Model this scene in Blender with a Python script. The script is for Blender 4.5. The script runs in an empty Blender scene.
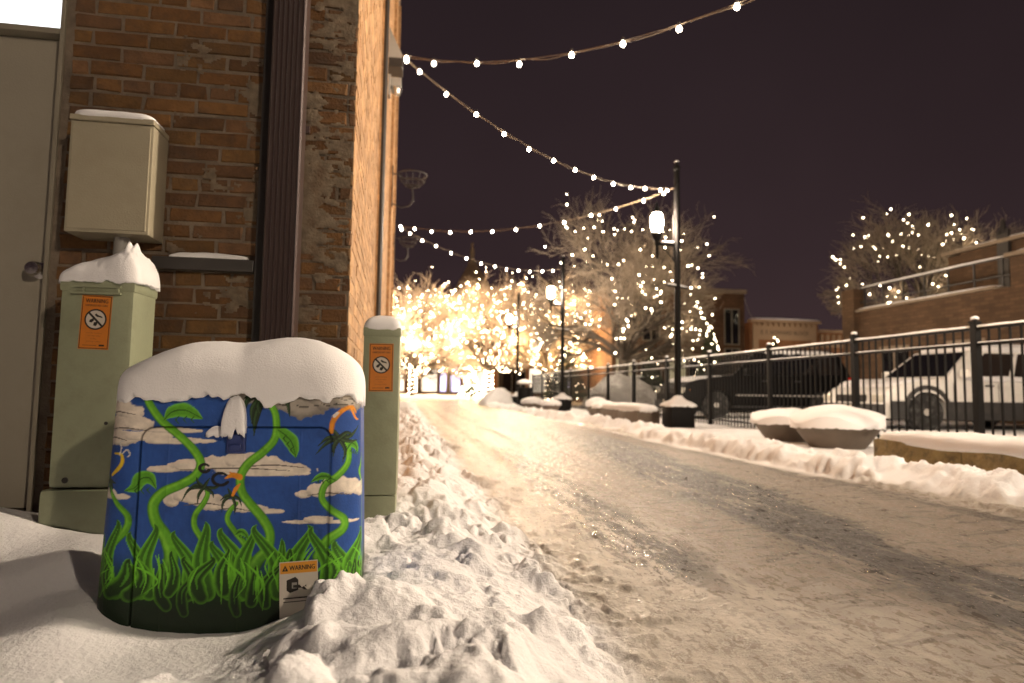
import bpy, math, random
import numpy as np
from mathutils import Vector, Matrix
rng = np.random.default_rng(7)
random.seed(7)
PI = math.pi
sc = bpy.context.scene
COL = sc.collection
R_ = math.radians

# ------------------------------------------------------------------ noise
_perm = np.random.default_rng(3).random((256, 256))
def vnoise(x, y):
    xi = np.floor(x).astype(int); yi = np.floor(y).astype(int)
    fx = x - xi; fy = y - yi
    fx = fx*fx*fx*(fx*(fx*6-15)+10); fy = fy*fy*fy*(fy*(fy*6-15)+10)
    a = _perm[xi & 255, yi & 255]; b = _perm[(xi+1) & 255, yi & 255]
    c = _perm[xi & 255, (yi+1) & 255]; d = _perm[(xi+1) & 255, (yi+1) & 255]
    return (a*(1-fx)+b*fx)*(1-fy)+(c*(1-fx)+d*fx)*fy
def fbm(x, y, o=4, s=1.0):
    x = np.asarray(x, float)*s; y = np.asarray(y, float)*s
    t = 0; a = .5
    for k in range(o):
        t = t + a*(vnoise(x+17.3*k, y-9.1*k)-.5); x = x*2.03+.7; y = y*2.03+1.3; a *= .5
    return t
def sst(a, b, x):
    t = np.clip((x-a)/(b-a), 0, 1); return t*t*(3-2*t)

# ------------------------------------------------------------------ materials
def srgb(r, g, b):
    f = lambda v: (v/12.92 if v <= .04045 else ((v+.055)/1.055)**2.4)
    return (f(r/255), f(g/255), f(b/255))
def new_mat(name):
    m = bpy.data.materials.new(name); m.use_nodes = True
    nt = m.node_tree; return m, nt, nt.nodes['Principled BSDF']
def N(nt, t, **k):
    n = nt.nodes.new(t)
    for a, v in k.items(): setattr(n, a, v)
    return n
def mat(name, col, rough=.6, metal=0, var=.15, vs=8, bump=0, bs=60, dirt=None, dirt_amt=.5, dirt_s=3, vcol=None, coat=0, detail=5, spec=.5):
    m, nt, p = new_mat(name); L = nt.links.new
    tc = N(nt, 'ShaderNodeTexCoord')
    nz = N(nt, 'ShaderNodeTexNoise'); nz.inputs['Scale'].default_value = vs; nz.inputs['Detail'].default_value = detail
    L(tc.outputs['Object'], nz.inputs['Vector'])
    mr = N(nt, 'ShaderNodeMapRange'); mr.inputs[1].default_value = .25; mr.inputs[2].default_value = .75
    mr.inputs[3].default_value = 1-var; mr.inputs[4].default_value = 1+var
    L(nz.outputs['Fac'], mr.inputs[0])
    mx = N(nt, 'ShaderNodeVectorMath', operation='SCALE')
    if vcol:
        at = N(nt, 'ShaderNodeAttribute', attribute_name=vcol); L(at.outputs['Color'], mx.inputs[0])
    else:
        mx.inputs[0].default_value = col
    L(mr.outputs[0], mx.inputs['Scale'])
    out = mx.outputs[0]
    if dirt:
        n2 = N(nt, 'ShaderNodeTexNoise'); n2.inputs['Scale'].default_value = dirt_s; n2.inputs['Detail'].default_value = 8
        n2.inputs['Roughness'].default_value = .65
        L(tc.outputs['Object'], n2.inputs['Vector'])
        r2 = N(nt, 'ShaderNodeMapRange'); r2.inputs[1].default_value = .48; r2.inputs[2].default_value = .7
        r2.inputs[3].default_value = 0; r2.inputs[4].default_value = dirt_amt
        L(n2.outputs['Fac'], r2.inputs[0])
        mm = N(nt, 'ShaderNodeMix', data_type='RGBA'); L(r2.outputs[0], mm.inputs[0]); L(out, mm.inputs[6])
        mm.inputs[7].default_value = (*dirt, 1); out = mm.outputs[2]
    L(out, p.inputs['Base Color'])
    p.inputs['Roughness'].default_value = rough; p.inputs['Metallic'].default_value = metal
    p.inputs['Specular IOR Level'].default_value = spec
    p.inputs['Coat Weight'].default_value = coat
    if bump:
        n3 = N(nt, 'ShaderNodeTexNoise'); n3.inputs['Scale'].default_value = bs; n3.inputs['Detail'].default_value = 6
        L(tc.outputs['Object'], n3.inputs['Vector'])
        b = N(nt, 'ShaderNodeBump'); b.inputs['Strength'].default_value = 1; b.inputs['Distance'].default_value = bump
        L(n3.outputs['Fac'], b.inputs['Height']); L(b.outputs[0], p.inputs['Normal'])
    return m
def emit(name, col, s, sample=True):
    m, nt, p = new_mat(name)
    p.inputs['Base Color'].default_value = (.8, .8, .8, 1)
    p.inputs['Emission Color'].default_value = (*col, 1); p.inputs['Emission Strength'].default_value = s
    if not sample: m.cycles.emission_sampling = 'NONE'
    return m

WARM = (1.0, .76, .50)
M = {}
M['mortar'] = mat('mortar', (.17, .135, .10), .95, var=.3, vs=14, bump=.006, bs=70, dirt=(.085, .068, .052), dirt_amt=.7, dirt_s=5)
M['brick'] = mat('brick_front', (1, 1, 1), .9, var=.28, vs=22, bump=.005, bs=85, dirt=(.05, .036, .028), dirt_amt=.55, dirt_s=9, vcol='Col')
M['parge'] = mat('parging', (.165, .128, .088), .95, var=.4, vs=24, bump=.003, bs=90, dirt=(.11, .065, .035), dirt_amt=.7, dirt_s=14)
M['brick_side'] = mat('brick_side_pale', (1, 1, 1), .85, var=.2, vs=5, bump=.006, bs=60, dirt=(.28, .15, .08), dirt_amt=.2, dirt_s=4, vcol='Col')  # side wall bricks, coloured from the paler palette
M['brick_far'] = mat('brick_far', (.125, .072, .038), .9, var=.25, vs=1.5, bump=.01, bs=12, dirt=(.11, .07, .04), dirt_amt=.5, dirt_s=.8)
M['stone'] = mat('stone_trim', (.26, .205, .15), .85, var=.15)
M['snow'] = mat('snow', (.86, .86, .88), .75, var=.03, vs=6, bump=.0014, bs=260, spec=.3)
M['snowf'] = mat('snow_fine', (.86, .86, .88), .75, var=.03, vs=12, bump=.0012, bs=230, spec=.3)
M['snow_dirty'] = mat('snow_dirty', (.50, .49, .48), .85, var=.2, vs=3, bump=.03, bs=8, dirt=(.25, .23, .21), dirt_amt=.6, dirt_s=2)
M['beige'] = mat('beige_metal', (.36, .325, .235), .5, var=.10, vs=4, bump=.0008, bs=150, dirt=(.26, .22, .15), dirt_amt=.3, dirt_s=7)
M['door'] = mat('door_paint', (.30, .275, .22), .55, var=.07, vs=3, bump=.0008, bs=150, dirt=(.2, .175, .13), dirt_amt=.4, dirt_s=3)
M['doorframe'] = mat('door_frame_paint', (.24, .215, .165), .6, var=.12, vs=5)
M['green'] = mat('green_plastic', (.285, .31, .205), .5, var=.08, vs=5, bump=.0008, bs=120, dirt=(.18, .185, .12), dirt_amt=.4, dirt_s=11)
M['chrome'] = mat('chrome', (.6, .58, .55), .25, 1, var=.1)
M['spout'] = mat('brown_enamel', (.070, .048, .046), .32, var=.04, vs=3, coat=.3)
M['pipe'] = mat('grey_conduit', (.05, .045, .042), .5, var=.15)
M['black'] = mat('black_enamel', (.0045, .004, .004), .55, var=.2, vs=12, spec=.13)
M['iron'] = mat('dark_iron', (.03, .026, .024), .5, var=.2)
M['grey'] = mat('grey_metal', (.3, .29, .27), .5, var=.1)
M['pot'] = mat('planter_concrete', (.135, .108, .085), .8, var=.15, vs=6, bump=.004, bs=40)
M['mosswall'] = mat('mossy_concrete', (.20, .145, .060), .9, var=.35, vs=5, bump=.02, bs=16, dirt=(.055, .045, .022), dirt_amt=.95, dirt_s=11)
M['bark'] = mat('bark', (.065, .052, .04), .9, var=.35, vs=6)
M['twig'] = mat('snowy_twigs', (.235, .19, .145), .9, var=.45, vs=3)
M['carwhite'] = mat('white_car_paint', (.86, .85, .82), .35, var=.03, coat=.6, dirt=(.60, .57, .53), dirt_amt=.4, dirt_s=3)
M['carblack'] = mat('black_car_paint', (.003, .003, .0035), .45, var=.2, spec=.10)
M['cargrey'] = mat('grey_car_paint', (.010, .010, .012), .4, var=.2, spec=.15)
M['cladding'] = mat('grey_cladding', (.035, .035, .036), .7, var=.15, dirt=(.12, .11, .10), dirt_amt=.4, dirt_s=5)
M['glass'] = mat('dark_glass', (.008, .008, .010), .05, var=.1, spec=.7)
M['tyre'] = mat('rubber', (.018, .018, .018), .85, var=.2, dirt=(.2, .2, .2), dirt_amt=.5, dirt_s=9)
M['rim'] = mat('alloy', (.55, .53, .50), .4, .5, var=.1)
M['lens'] = mat('headlight_lens', (.75, .72, .62), .2, .3, var=.1)
M['amber'] = mat('amber_lens', (.7, .25, .03), .2)
M['red'] = mat('red_lens', (.35, .015, .01), .2)
M['orange'] = mat('orange_vinyl', (.62, .20, .02), .5, var=.06, dirt=(.35, .13, .03), dirt_amt=.3, dirt_s=30)
M['orange2'] = mat('amber_vinyl', (.72, .32, .03), .5, var=.06)
M['ink'] = mat('black_ink', (.02, .016, .013), .6)
M['white'] = mat('white_vinyl', (.62, .57, .50), .5, var=.06)
M['grime'] = mat('threshold_dirt', (.07, .055, .042), .95, var=.4, bump=.01, bs=40)
M['awning'] = mat('canvas', (.52, .42, .33), .9, var=.08)
M['wire'] = mat('string_wire', (.26, .20, .14), .6, var=.2)
M['darkroof'] = mat('dark_slate', (.20, .15, .11), .8, var=.2)
M['bulb'] = emit('bulb_glow', (1, .86, .66), 60, False)
M['bulb_t'] = emit('tree_bulb_glow', (1, .84, .58), 30, False)
M['bulb_b'] = emit('tree_bulb_bright', (1, .80, .52), 60, False)
M['lantern'] = emit('lantern_glass', (1, .80, .60), 1850)
M['transom'] = emit('lit_glass', (.93, .97, 1), 1.6, False)
M['winwhite'] = emit('shop_window_glow', (1, .85, .66), 1.5, False)
M['winblue'] = emit('shop_window_bluish', (.62, .60, 1), 2.0, False)
M['winyel'] = emit('office_window_glow', (.75, .72, .25), .22, False)
M['signgreen'] = emit('sign_green', (.15, .45, .25), .35, False)

# ------------------------------------------------------------------ mesh collector
class MB:
    def __init__(s): s.v = []; s.f = []; s.m = []; s.c = []; s.n = 0
    def add(s, v, f, mi=0, col=None):
        v = np.asarray(v, float).reshape(-1, 3)
        s.v.append(v); s.f.extend([tuple(int(i)+s.n for i in q) for q in f]); s.m.extend([mi]*len(f))
        s.c.append(np.tile(np.array(col if col is not None else (1, 1, 1), float), (len(v), 1)) if np.ndim(col) < 2 else np.asarray(col, float))
        s.n += len(v); return s
    def box(s, x0, x1, y0, y1, z0, z1, mi=0, col=None, bev=0):
        x0, x1 = min(x0, x1), max(x0, x1); y0, y1 = min(y0, y1), max(y0, y1); z0, z1 = min(z0, z1), max(z0, z1)
        if bev:
            import bmesh
            bm = bmesh.new(); bmesh.ops.create_cube(bm, size=1)
            for w in bm.verts: w.co = Vector(((x0+x1)/2+w.co.x*(x1-x0), (y0+y1)/2+w.co.y*(y1-y0), (z0+z1)/2+w.co.z*(z1-z0)))
            bmesh.ops.bevel(bm, geom=bm.edges[:], offset=bev, segments=2, affect='EDGES', profile=.6)
            bm.verts.index_update()
            v = [tuple(w.co) for w in bm.verts]; f = [[w.index for w in q.verts] for q in bm.faces]; bm.free()
            return s.add(v, f, mi, col)
        v = [(x, y, z) for x in (x0, x1) for y in (y0, y1) for z in (z0, z1)]
        f = [(0, 1, 3, 2), (4, 6, 7, 5), (0, 4, 5, 1), (2, 3, 7, 6), (0, 2, 6, 4), (1, 5, 7, 3)]
        return s.add(v, f, mi, col)
    def tube(s, pts, rad, n=8, mi=0, caps=True):
        pts = [np.array(p, float) for p in pts]
        if np.ndim(rad) == 0: rad = [rad]*len(pts)
        vs = []; k = len(pts)
        up = None
        for i, p in enumerate(pts):
            d = pts[min(i+1, k-1)]-pts[max(i-1, 0)]; d /= (np.linalg.norm(d)+1e-12)
            if up is None:
                a = np.array([0, 0, 1.]) if abs(d[2]) < .9 else np.array([1., 0, 0])
                u = np.cross(d, a)
            else: u = up - d*np.dot(up, d)
            u /= np.linalg.norm(u)+1e-12; w = np.cross(d, u); up = u
            for j in range(n):
                t = 2*PI*j/n; vs.append(p+rad[i]*(math.cos(t)*u+math.sin(t)*w))
        f = []
        for i in range(k-1):
            for j in range(n):
                a = i*n+j; b = i*n+(j+1) % n; f.append((a, b, b+n, a+n))
        if caps: f.append(tuple(range(n))[::-1]); f.append(tuple(range((k-1)*n, k*n)))
        return s.add(vs, f, mi)
    def lathe(s, prof, n=16, mi=0, c=(0, 0), z0=0):
        vs = []; k = len(prof)
        for r, z in prof:
            for j in range(n):
                t = 2*PI*j/n; vs.append((c[0]+r*math.cos(t), c[1]+r*math.sin(t), z0+z))
        f = []
        for i in range(k-1):
            for j in range(n):
                a = i*n+j; b = i*n+(j+1) % n; f.append((a, b, b+n, a+n))
        f.append(tuple(range(n))[::-1]); f.append(tuple(range((k-1)*n, k*n)))
        return s.add(vs, f, mi)
    def prism(s, poly, y0, y1, mi=0, axis='y'):
        k = len(poly)
        def P(a, b, c): return (a, c, b) if axis == 'y' else ((c, a, b) if axis == 'x' else (a, b, c))
        v = [P(a, b, y0) for a, b in poly]+[P(a, b, y1) for a, b in poly]
        f = [tuple(range(k)), tuple(range(2*k-1, k-1, -1))]+[(i, i+k, (i+1) % k+k, (i+1) % k) for i in range(k)]
        return s.add(v, f, mi)
    def build(s, name, mats, parent=None, smooth=False, loc=None, rz=0):
        me = bpy.data.meshes.new(name)
        V = np.concatenate(s.v) if s.v else np.zeros((0, 3))
        me.from_pydata(V.tolist(), [], s.f)
        if not isinstance(mats, (list, tuple)): mats = [mats]
        for m in mats: me.materials.append(m)
        me.polygons.foreach_set('material_index', s.m)
        if 'Col' in str([n.attribute_name for m in mats for n in m.node_tree.nodes if n.type == 'ATTRIBUTE']):
            ca = me.color_attributes.new('Col', 'FLOAT_COLOR', 'POINT')
            C = np.concatenate(s.c); ca.data.foreach_set('color', np.hstack([C, np.ones((len(C), 1))]).ravel())
        import bmesh
        bm = bmesh.new(); bm.from_mesh(me)
        if len(bm.faces) < 60000: bmesh.ops.recalc_face_normals(bm, faces=bm.faces[:])
        bm.to_mesh(me); bm.free()
        if smooth:
            me.polygons.foreach_set('use_smooth', [True]*len(me.polygons))
            if smooth != 'all': me.set_sharp_from_angle(angle=R_(38))
        o = bpy.data.objects.new(name, me); COL.objects.link(o)
        if parent: o.parent = parent
        if loc is not None: o.location = loc
        o.rotation_euler.z = rz
        return o

def tag(o, label, cat, group=None, kind=None):
    o['label'] = label; o['category'] = cat
    if group: o['group'] = group
    if kind: o['kind'] = kind
    return o
def thing(name, label, cat, loc=(0, 0, 0), rz=0, group=None):
    o = bpy.data.objects.new(name, None); COL.objects.link(o); o.location = loc; o.rotation_euler.z = rz
    o.empty_display_size = .2
    return tag(o, label, cat, group)
def copy_tree(o, parent=None):
    c = o.copy(); COL.objects.link(c)
    if parent: c.parent = parent
    for ch in list(o.children): copy_tree(ch, c)
    return c
def gridmesh(X, Y, Z):
    h, w = X.shape
    V = np.stack([X, Y, Z], -1).reshape(-1, 3)
    i = np.arange(h*w).reshape(h, w)
    F = np.stack([i[:-1, :-1], i[:-1, 1:], i[1:, 1:], i[1:, :-1]], -1).reshape(-1, 4)
    return V, F
def fast_mesh(name, V, F, mats, attrs=None, smooth=True):
    me = bpy.data.meshes.new(name)
    used = np.unique(F); remap = np.zeros(len(V), int); remap[used] = np.arange(len(used))
    V = V[used]; F = remap[F]
    me.vertices.add(len(V)); me.vertices.foreach_set('co', V.astype(np.float32).ravel())
    me.loops.add(F.size); me.loops.foreach_set('vertex_index', F.astype(np.int32).ravel())
    me.polygons.add(len(F)); me.polygons.foreach_set('loop_start', (np.arange(len(F))*F.shape[1]).astype(np.int32))
    me.update(calc_edges=True)
    me.polygons.foreach_set('use_smooth', [smooth]*len(F))
    for m in (mats if isinstance(mats, (list, tuple)) else [mats]): me.materials.append(m)
    for k, a in (attrs or {}).items():
        a = a[used]
        if a.ndim == 2:
            ca = me.color_attributes.new(k, 'FLOAT_COLOR', 'POINT'); ca.data.foreach_set('color', np.hstack([a, np.ones((len(a), 1))]).astype(np.float32).ravel())
        else:
            at = me.attributes.new(k, 'FLOAT', 'POINT'); at.data.foreach_set('value', a.astype(np.float32))
    me.validate()
    o = bpy.data.objects.new(name, me); COL.objects.link(o); return o

def snow_cap(w, d, h, exp=3.2, seed=0, amp=.012, n=44, drop=.03, res_s=12, skew=0, hump=None):
    """a domed pad of snow, rounded-rectangle in plan, closed below"""
    ts = np.linspace(0, 1, n); ph = np.linspace(0, 2*PI, n*3, endpoint=False)
    T, P = np.meshgrid(ts, ph, indexing='ij')
    c, s_ = np.cos(P), np.sin(P)
    k = (np.abs(c)**6+np.abs(s_)**6)**(-1/6)
    ang = T*PI/2
    rr = np.sin(ang)**.75
    X = c*k*rr*w/2; Y = s_*k*rr*d/2
    prof = (1-rr**exp)**(1/exp)
    nz = fbm(X*res_s+seed*7.7, Y*res_s+P*.0, 4)
    Z = h*prof*(1+.25*fbm(X*3+seed*3.1, Y*3, 2)+skew*X/w)
    if hump is not None: Z = Z+hump(X, Y)*prof
    Z = Z+amp*nz*2*np.minimum(1, prof*2+.3)
    edge = fbm(np.cos(P)*4+seed, np.sin(P)*4, 4)
    Z = Z-(T**14)*drop*(.6+1.6*edge+.9*fbm(np.cos(P)*14+seed, np.sin(P)*14, 3))
    X = X*(1+.03*edge*T); Y = Y*(1+.03*edge*T)
    V = np.stack([X, Y, Z], -1).reshape(-1, 3)
    m = len(ph); F = []
    for i in range(n-1):
        for j in range(m): F.append((i*m+j, i*m+(j+1) % m, (i+1)*m+(j+1) % m, (i+1)*m+j))
    V = np.vstack([V, [[0, 0, -.001]]]); ci = len(V)-1
    for j in range(m): F.append(((n-1)*m+j, (n-1)*m+(j+1) % m, ci))
    return V, F
def add_cap(name, parent, w, d, h, loc, **k):
    V, F = snow_cap(w, d, h, **k); mb = MB(); mb.add(V, F)
    return mb.build(name, M['snow'], parent, smooth='all', loc=loc)

def text_geo(body, size, spacing=1.0, align='CENTER'):
    cu = bpy.data.curves.new('lettering', 'FONT'); cu.body = body; cu.size = size; cu.align_x = align
    cu.space_character = spacing; cu.resolution_u = 2
    o = bpy.data.objects.new('lettering', cu); COL.objects.link(o)
    bpy.context.view_layer.update()
    dg = bpy.context.evaluated_depsgraph_get()
    me = o.evaluated_get(dg).to_mesh()
    v = np.array([tuple(w.co) for w in me.vertices]); f = [tuple(p.vertices) for p in me.polygons]
    o.evaluated_get(dg).to_mesh_clear()
    bpy.data.objects.remove(o); bpy.data.curves.remove(cu)
    return v, f

# ------------------------------------------------------------------ world
w = bpy.data.worlds.new('World'); sc.world = w; w.use_nodes = True
nt = w.node_tree; bg = nt.nodes['Background']
tc = N(nt, 'ShaderNodeTexCoord'); sx = N(nt, 'ShaderNodeSeparateXYZ'); nt.links.new(tc.outputs['Generated'], sx.inputs[0])
cr = N(nt, 'ShaderNodeValToRGB'); nt.links.new(sx.outputs[2], cr.inputs[0])
cr.color_ramp.elements[0].position = 0; cr.color_ramp.elements[0].color = (.054, .032, .033, 1)
cr.color_ramp.elements[1].position = .55; cr.color_ramp.elements[1].color = (.0215, .0135, .0155, 1)
e = cr.color_ramp.elements.new(.2); e.color = (.034, .0205, .0228, 1)
nz = N(nt, 'ShaderNodeTexNoise'); nz.inputs['Scale'].default_value = 2.2; nz.inputs['Detail'].default_value = 3
nt.links.new(tc.outputs['Generated'], nz.inputs['Vector'])
mr = N(nt, 'ShaderNodeMapRange'); mr.inputs[1].default_value = .3; mr.inputs[2].default_value = .7; mr.inputs[3].default_value = .86; mr.inputs[4].default_value = 1.12
nt.links.new(nz.outputs['Fac'], mr.inputs[0])
vm = N(nt, 'ShaderNodeVectorMath', operation='SCALE'); nt.links.new(cr.outputs[0], vm.inputs[0]); nt.links.new(mr.outputs[0], vm.inputs['Scale'])
nt.links.new(vm.outputs[0], bg.inputs[0]); bg.inputs[1].default_value = 1.0

# ------------------------------------------------------------------ ground: one warped grid, split into road and snow
def axis_y():
    a = [-40, -20, -10, -6, -4, -2.5, -1.6, -1, -.6, -.3, -.1, .1, .25, .4]
    y = .45
    while y < 500:
        a.append(y)
        y += .0072 if y < 2.2 else .0105 if y < 3 else max(.0105, .0045*y) if y < 60 else .05*y
    return np.array(a)
def axis_x():
    a = list(np.arange(-2.2, -1.2, .0115))+list(np.arange(-1.2, .8, .0068)); x = .8
    while x < 6.6: a.append(x); x += .022 if x < 4.3 else .05
    while x < 30: a.append(x); x += .5
    while x < 400: a.append(x); x *= 1.25
    b = []; x = -2.25
    while x > -12: b.append(x); x -= .25
    while x > -300: b.append(x); x *= 1.3
    return np.array(b[::-1]+a)
gx, gy = axis_x(), axis_y()
X, Y = np.meshgrid(gx, gy)
# smooth wind-laid drift by the cabinets
boxc = (-.397, 1.655)
drift = .078 + .045*sst(.55, .95, -X)*sst(1.5, 2.1, Y) + .02*sst(-1.3, -1.7, X)
drift = drift + .055*np.exp(-((X+.74)**2/.02+(Y-1.66)**2/.05)) + .09*np.exp(-((X+1.40)**2/.03+(Y-2.5)**2/.07)) + .07*np.exp(-((X+1.25)**2/.05+(Y-2.30)**2/.03)) + .05*np.exp(-((X+.92)**2/.03+(Y-2.15)**2/.06)) + .02*fbm(X, Y, 3, 2.5) + .007*fbm(X, Y, 3, 14)
drift = drift - .09*sst(-1.5, -1.75, X)*sst(2.3, 2.62, Y) + .035*sst(1.45, 1.1, Y)
ridge = .080*np.exp(-((X-.08)**2/.06)) + .06*fbm(X, Y, 3, 2.6)*sst(.6, .2, X)
ridge = ridge*sst(.62, .30, X)*(1-.25*sst(3, 12, Y))
hump = .085*np.exp(-((X+.03)**2/.014+(Y-1.53)**2/.02)) + .055*np.exp(-((X+.21)**2/.010+(Y-1.50)**2/.016))
clod = np.clip(sst(-.34, -.22, X)*sst(.62, .38, X)+sst(1.40, 1.24, Y+.10*np.sin(X*7)-.22*(X+.8).clip(0, .5))*sst(.62, .40, X), 0, 1)
leftH = drift*sst(.05, -.35, X) + (ridge+.05)*sst(-.38, -.14, X)*sst(.6, .35, X) + hump
xr = 3.38 + .12*np.sin(Y*.7) + .25*fbm(X*0, Y, 3, .8)
right = sst(xr, xr+.3, X)*(.025+.03*fbm(X, Y, 3, 1.1)) + (.07+.05*fbm(X, Y, 3, 1.4))*np.exp(-((X-xr-.32)**2/.04))
inlot = sst(6.15, 6.6, X)
right = right*(1-inlot)+inlot*(.03+.03*fbm(X, Y, 3, .7))
# far cross street: flatten
far = sst(29.5, 32, Y)*sst(43.0, 41.5, Y)
road_h = .022*fbm(X*2.2, Y*.30, 4, 3)+.016*fbm(X, Y, 4, 9)-.012*np.exp(-((X-1.35-.35*fbm(X*0, Y, 2, .6))/.10)**2)-.012*np.exp(-((X-.85)/.09)**2)-.010*np.abs(fbm(X, Y*.5, 3, 22))
edgeL = .50 + .16*fbm(X*0, Y, 3, 1.3) + .12*fbm(X, Y, 4, 6)
onroad = sst(edgeL-.06, edgeL+.12, X)*sst(xr+.12, xr-.06, X)
onroad = np.maximum(onroad, far)
H = np.where(X < 2, leftH, right)
hb = sst(edgeL-.30, edgeL+.16, X)*sst(xr+.16, xr-.10, X); hb = np.maximum(hb, far)
H = np.maximum(H, 0)*(1-hb) + road_h*np.maximum(onroad, hb*.6)
H = H + sst(44, 46, Y)*.05
# clods: scattered lumps, each a rough cap
cl = []
def scatter(n, fx, fy, fr, up):
    for _ in range(n):
        x, y = fx(), fy(); cl.append((x, y, fr(), up))
U = rng.uniform
def lump_r(a, b): return lambda: a+(b-a)*U()**1.7
scatter(750, lambda: U(-.30, .50), lambda: U(.55, 3.0), lump_r(.014, .06), .85)
scatter(110, lambda: U(-.16, .42), lambda: U(.7, 2.8), lump_r(.05, .105), .62)
scatter(650, lambda: U(-1.4, .5), lambda: U(.55, 1.36), lump_r(.012, .045), .6)
scatter(60, lambda: U(-1.4, -.1), lambda: U(.7, 1.26), lump_r(.05, .08), .38)
scatter(90, lambda: rng.normal(-.04, .10), lambda: rng.normal(1.50, .07), lump_r(.025, .06), .8)
scatter(1800, lambda: U(-.34, .56), lambda: U(.6, 2.9), lump_r(.008, .024), 1.0)
scatter(1000, lambda: U(-1.3, -.2), lambda: U(.6, 1.34), lump_r(.008, .02), .8)
scatter(900, lambda: rng.normal(.56, .13), lambda: U(.8, 5), lump_r(.008, .04), .8)
scatter(300, lambda: U(.35, .85), lambda: U(.7, 3.8), lump_r(.006, .022), .6)
scatter(900, lambda: rng.normal(.14, .15), lambda: 2.8+14*U()**1.3, lump_r(.03, .11), .7)
scatter(3200, lambda: 3.40+abs(rng.normal(0, .28)), lambda: 1.6+11*U()**1.4, lump_r(.02, .075), 1.15)
scatter(300, lambda: 3.42+abs(rng.normal(0, .30)), lambda: U(1.6, 14), lump_r(.05, .12), .8)
scatter(260, lambda: 3.45+abs(rng.normal(0, .4)), lambda: U(14, 30), lump_r(.06, .2), .45)
cl = [c for c in cl if not (c[0] < -.16 and c[1] > 1.40-.22*max(0, -.3-c[0])) and not (-.72 < c[0] < -.10 and 1.62 < c[1] < 2.15)]
lift = np.zeros_like(H)
for (x, y, r, up) in cl:
    i0, i1 = np.searchsorted(gy, [y-r*1.3, y+r*1.3]); j0, j1 = np.searchsorted(gx, [x-r*1.3, x+r*1.3])
    if i1 <= i0 or j1 <= j0: continue
    xx = X[i0:i1, j0:j1]; yy = Y[i0:i1, j0:j1]
    q = 1+2.1*fbm((xx-x)/r*1.2+x*40, (yy-y)/r*1.2+y*40, 4)
    el = U(.7, 1.3)
    d2 = (((xx-x)*el)**2+((yy-y)/el)**2)/(r*r*q*q)
    tl = U(0, 6.28); ex_p = U(.18, .6); cap = r*up*(np.clip(1-d2, 0, 1)**ex_p)*(1+.45*((xx-x)*math.cos(tl)+(yy-y)*math.sin(tl))/r)
    sub = lift[i0:i1, j0:j1]
    lift[i0:i1, j0:j1] = np.where(cap > 0, np.maximum(sub, cap+.45*sub.clip(0, .05)), sub)
rough_w = np.clip(clod+sst(xr+.1, xr+.3, X)*sst(4.6, 4.2, X)*.8, 0, 1)
lift = lift*(.30+.70*sst(-.10, .07, fbm(X+5, Y, 3, 3.4)))*(1-.6*onroad)*(1-sst(6, 6.2, X))
H = H+lift+rough_w*(.014*fbm(X, Y, 4, 20)-.012*np.abs(fbm(X, Y, 3, 55))+.007*fbm(X, Y, 2, 110))*sst(14, 6, Y)
H = H+.004*fbm(X, Y, 3, 30)*sst(8, 4, Y)
# keep the ground low under the building and cabinet
V, F = gridmesh(X, Y, H)
Xv, Yv = X.ravel(), Y.ravel()
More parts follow.
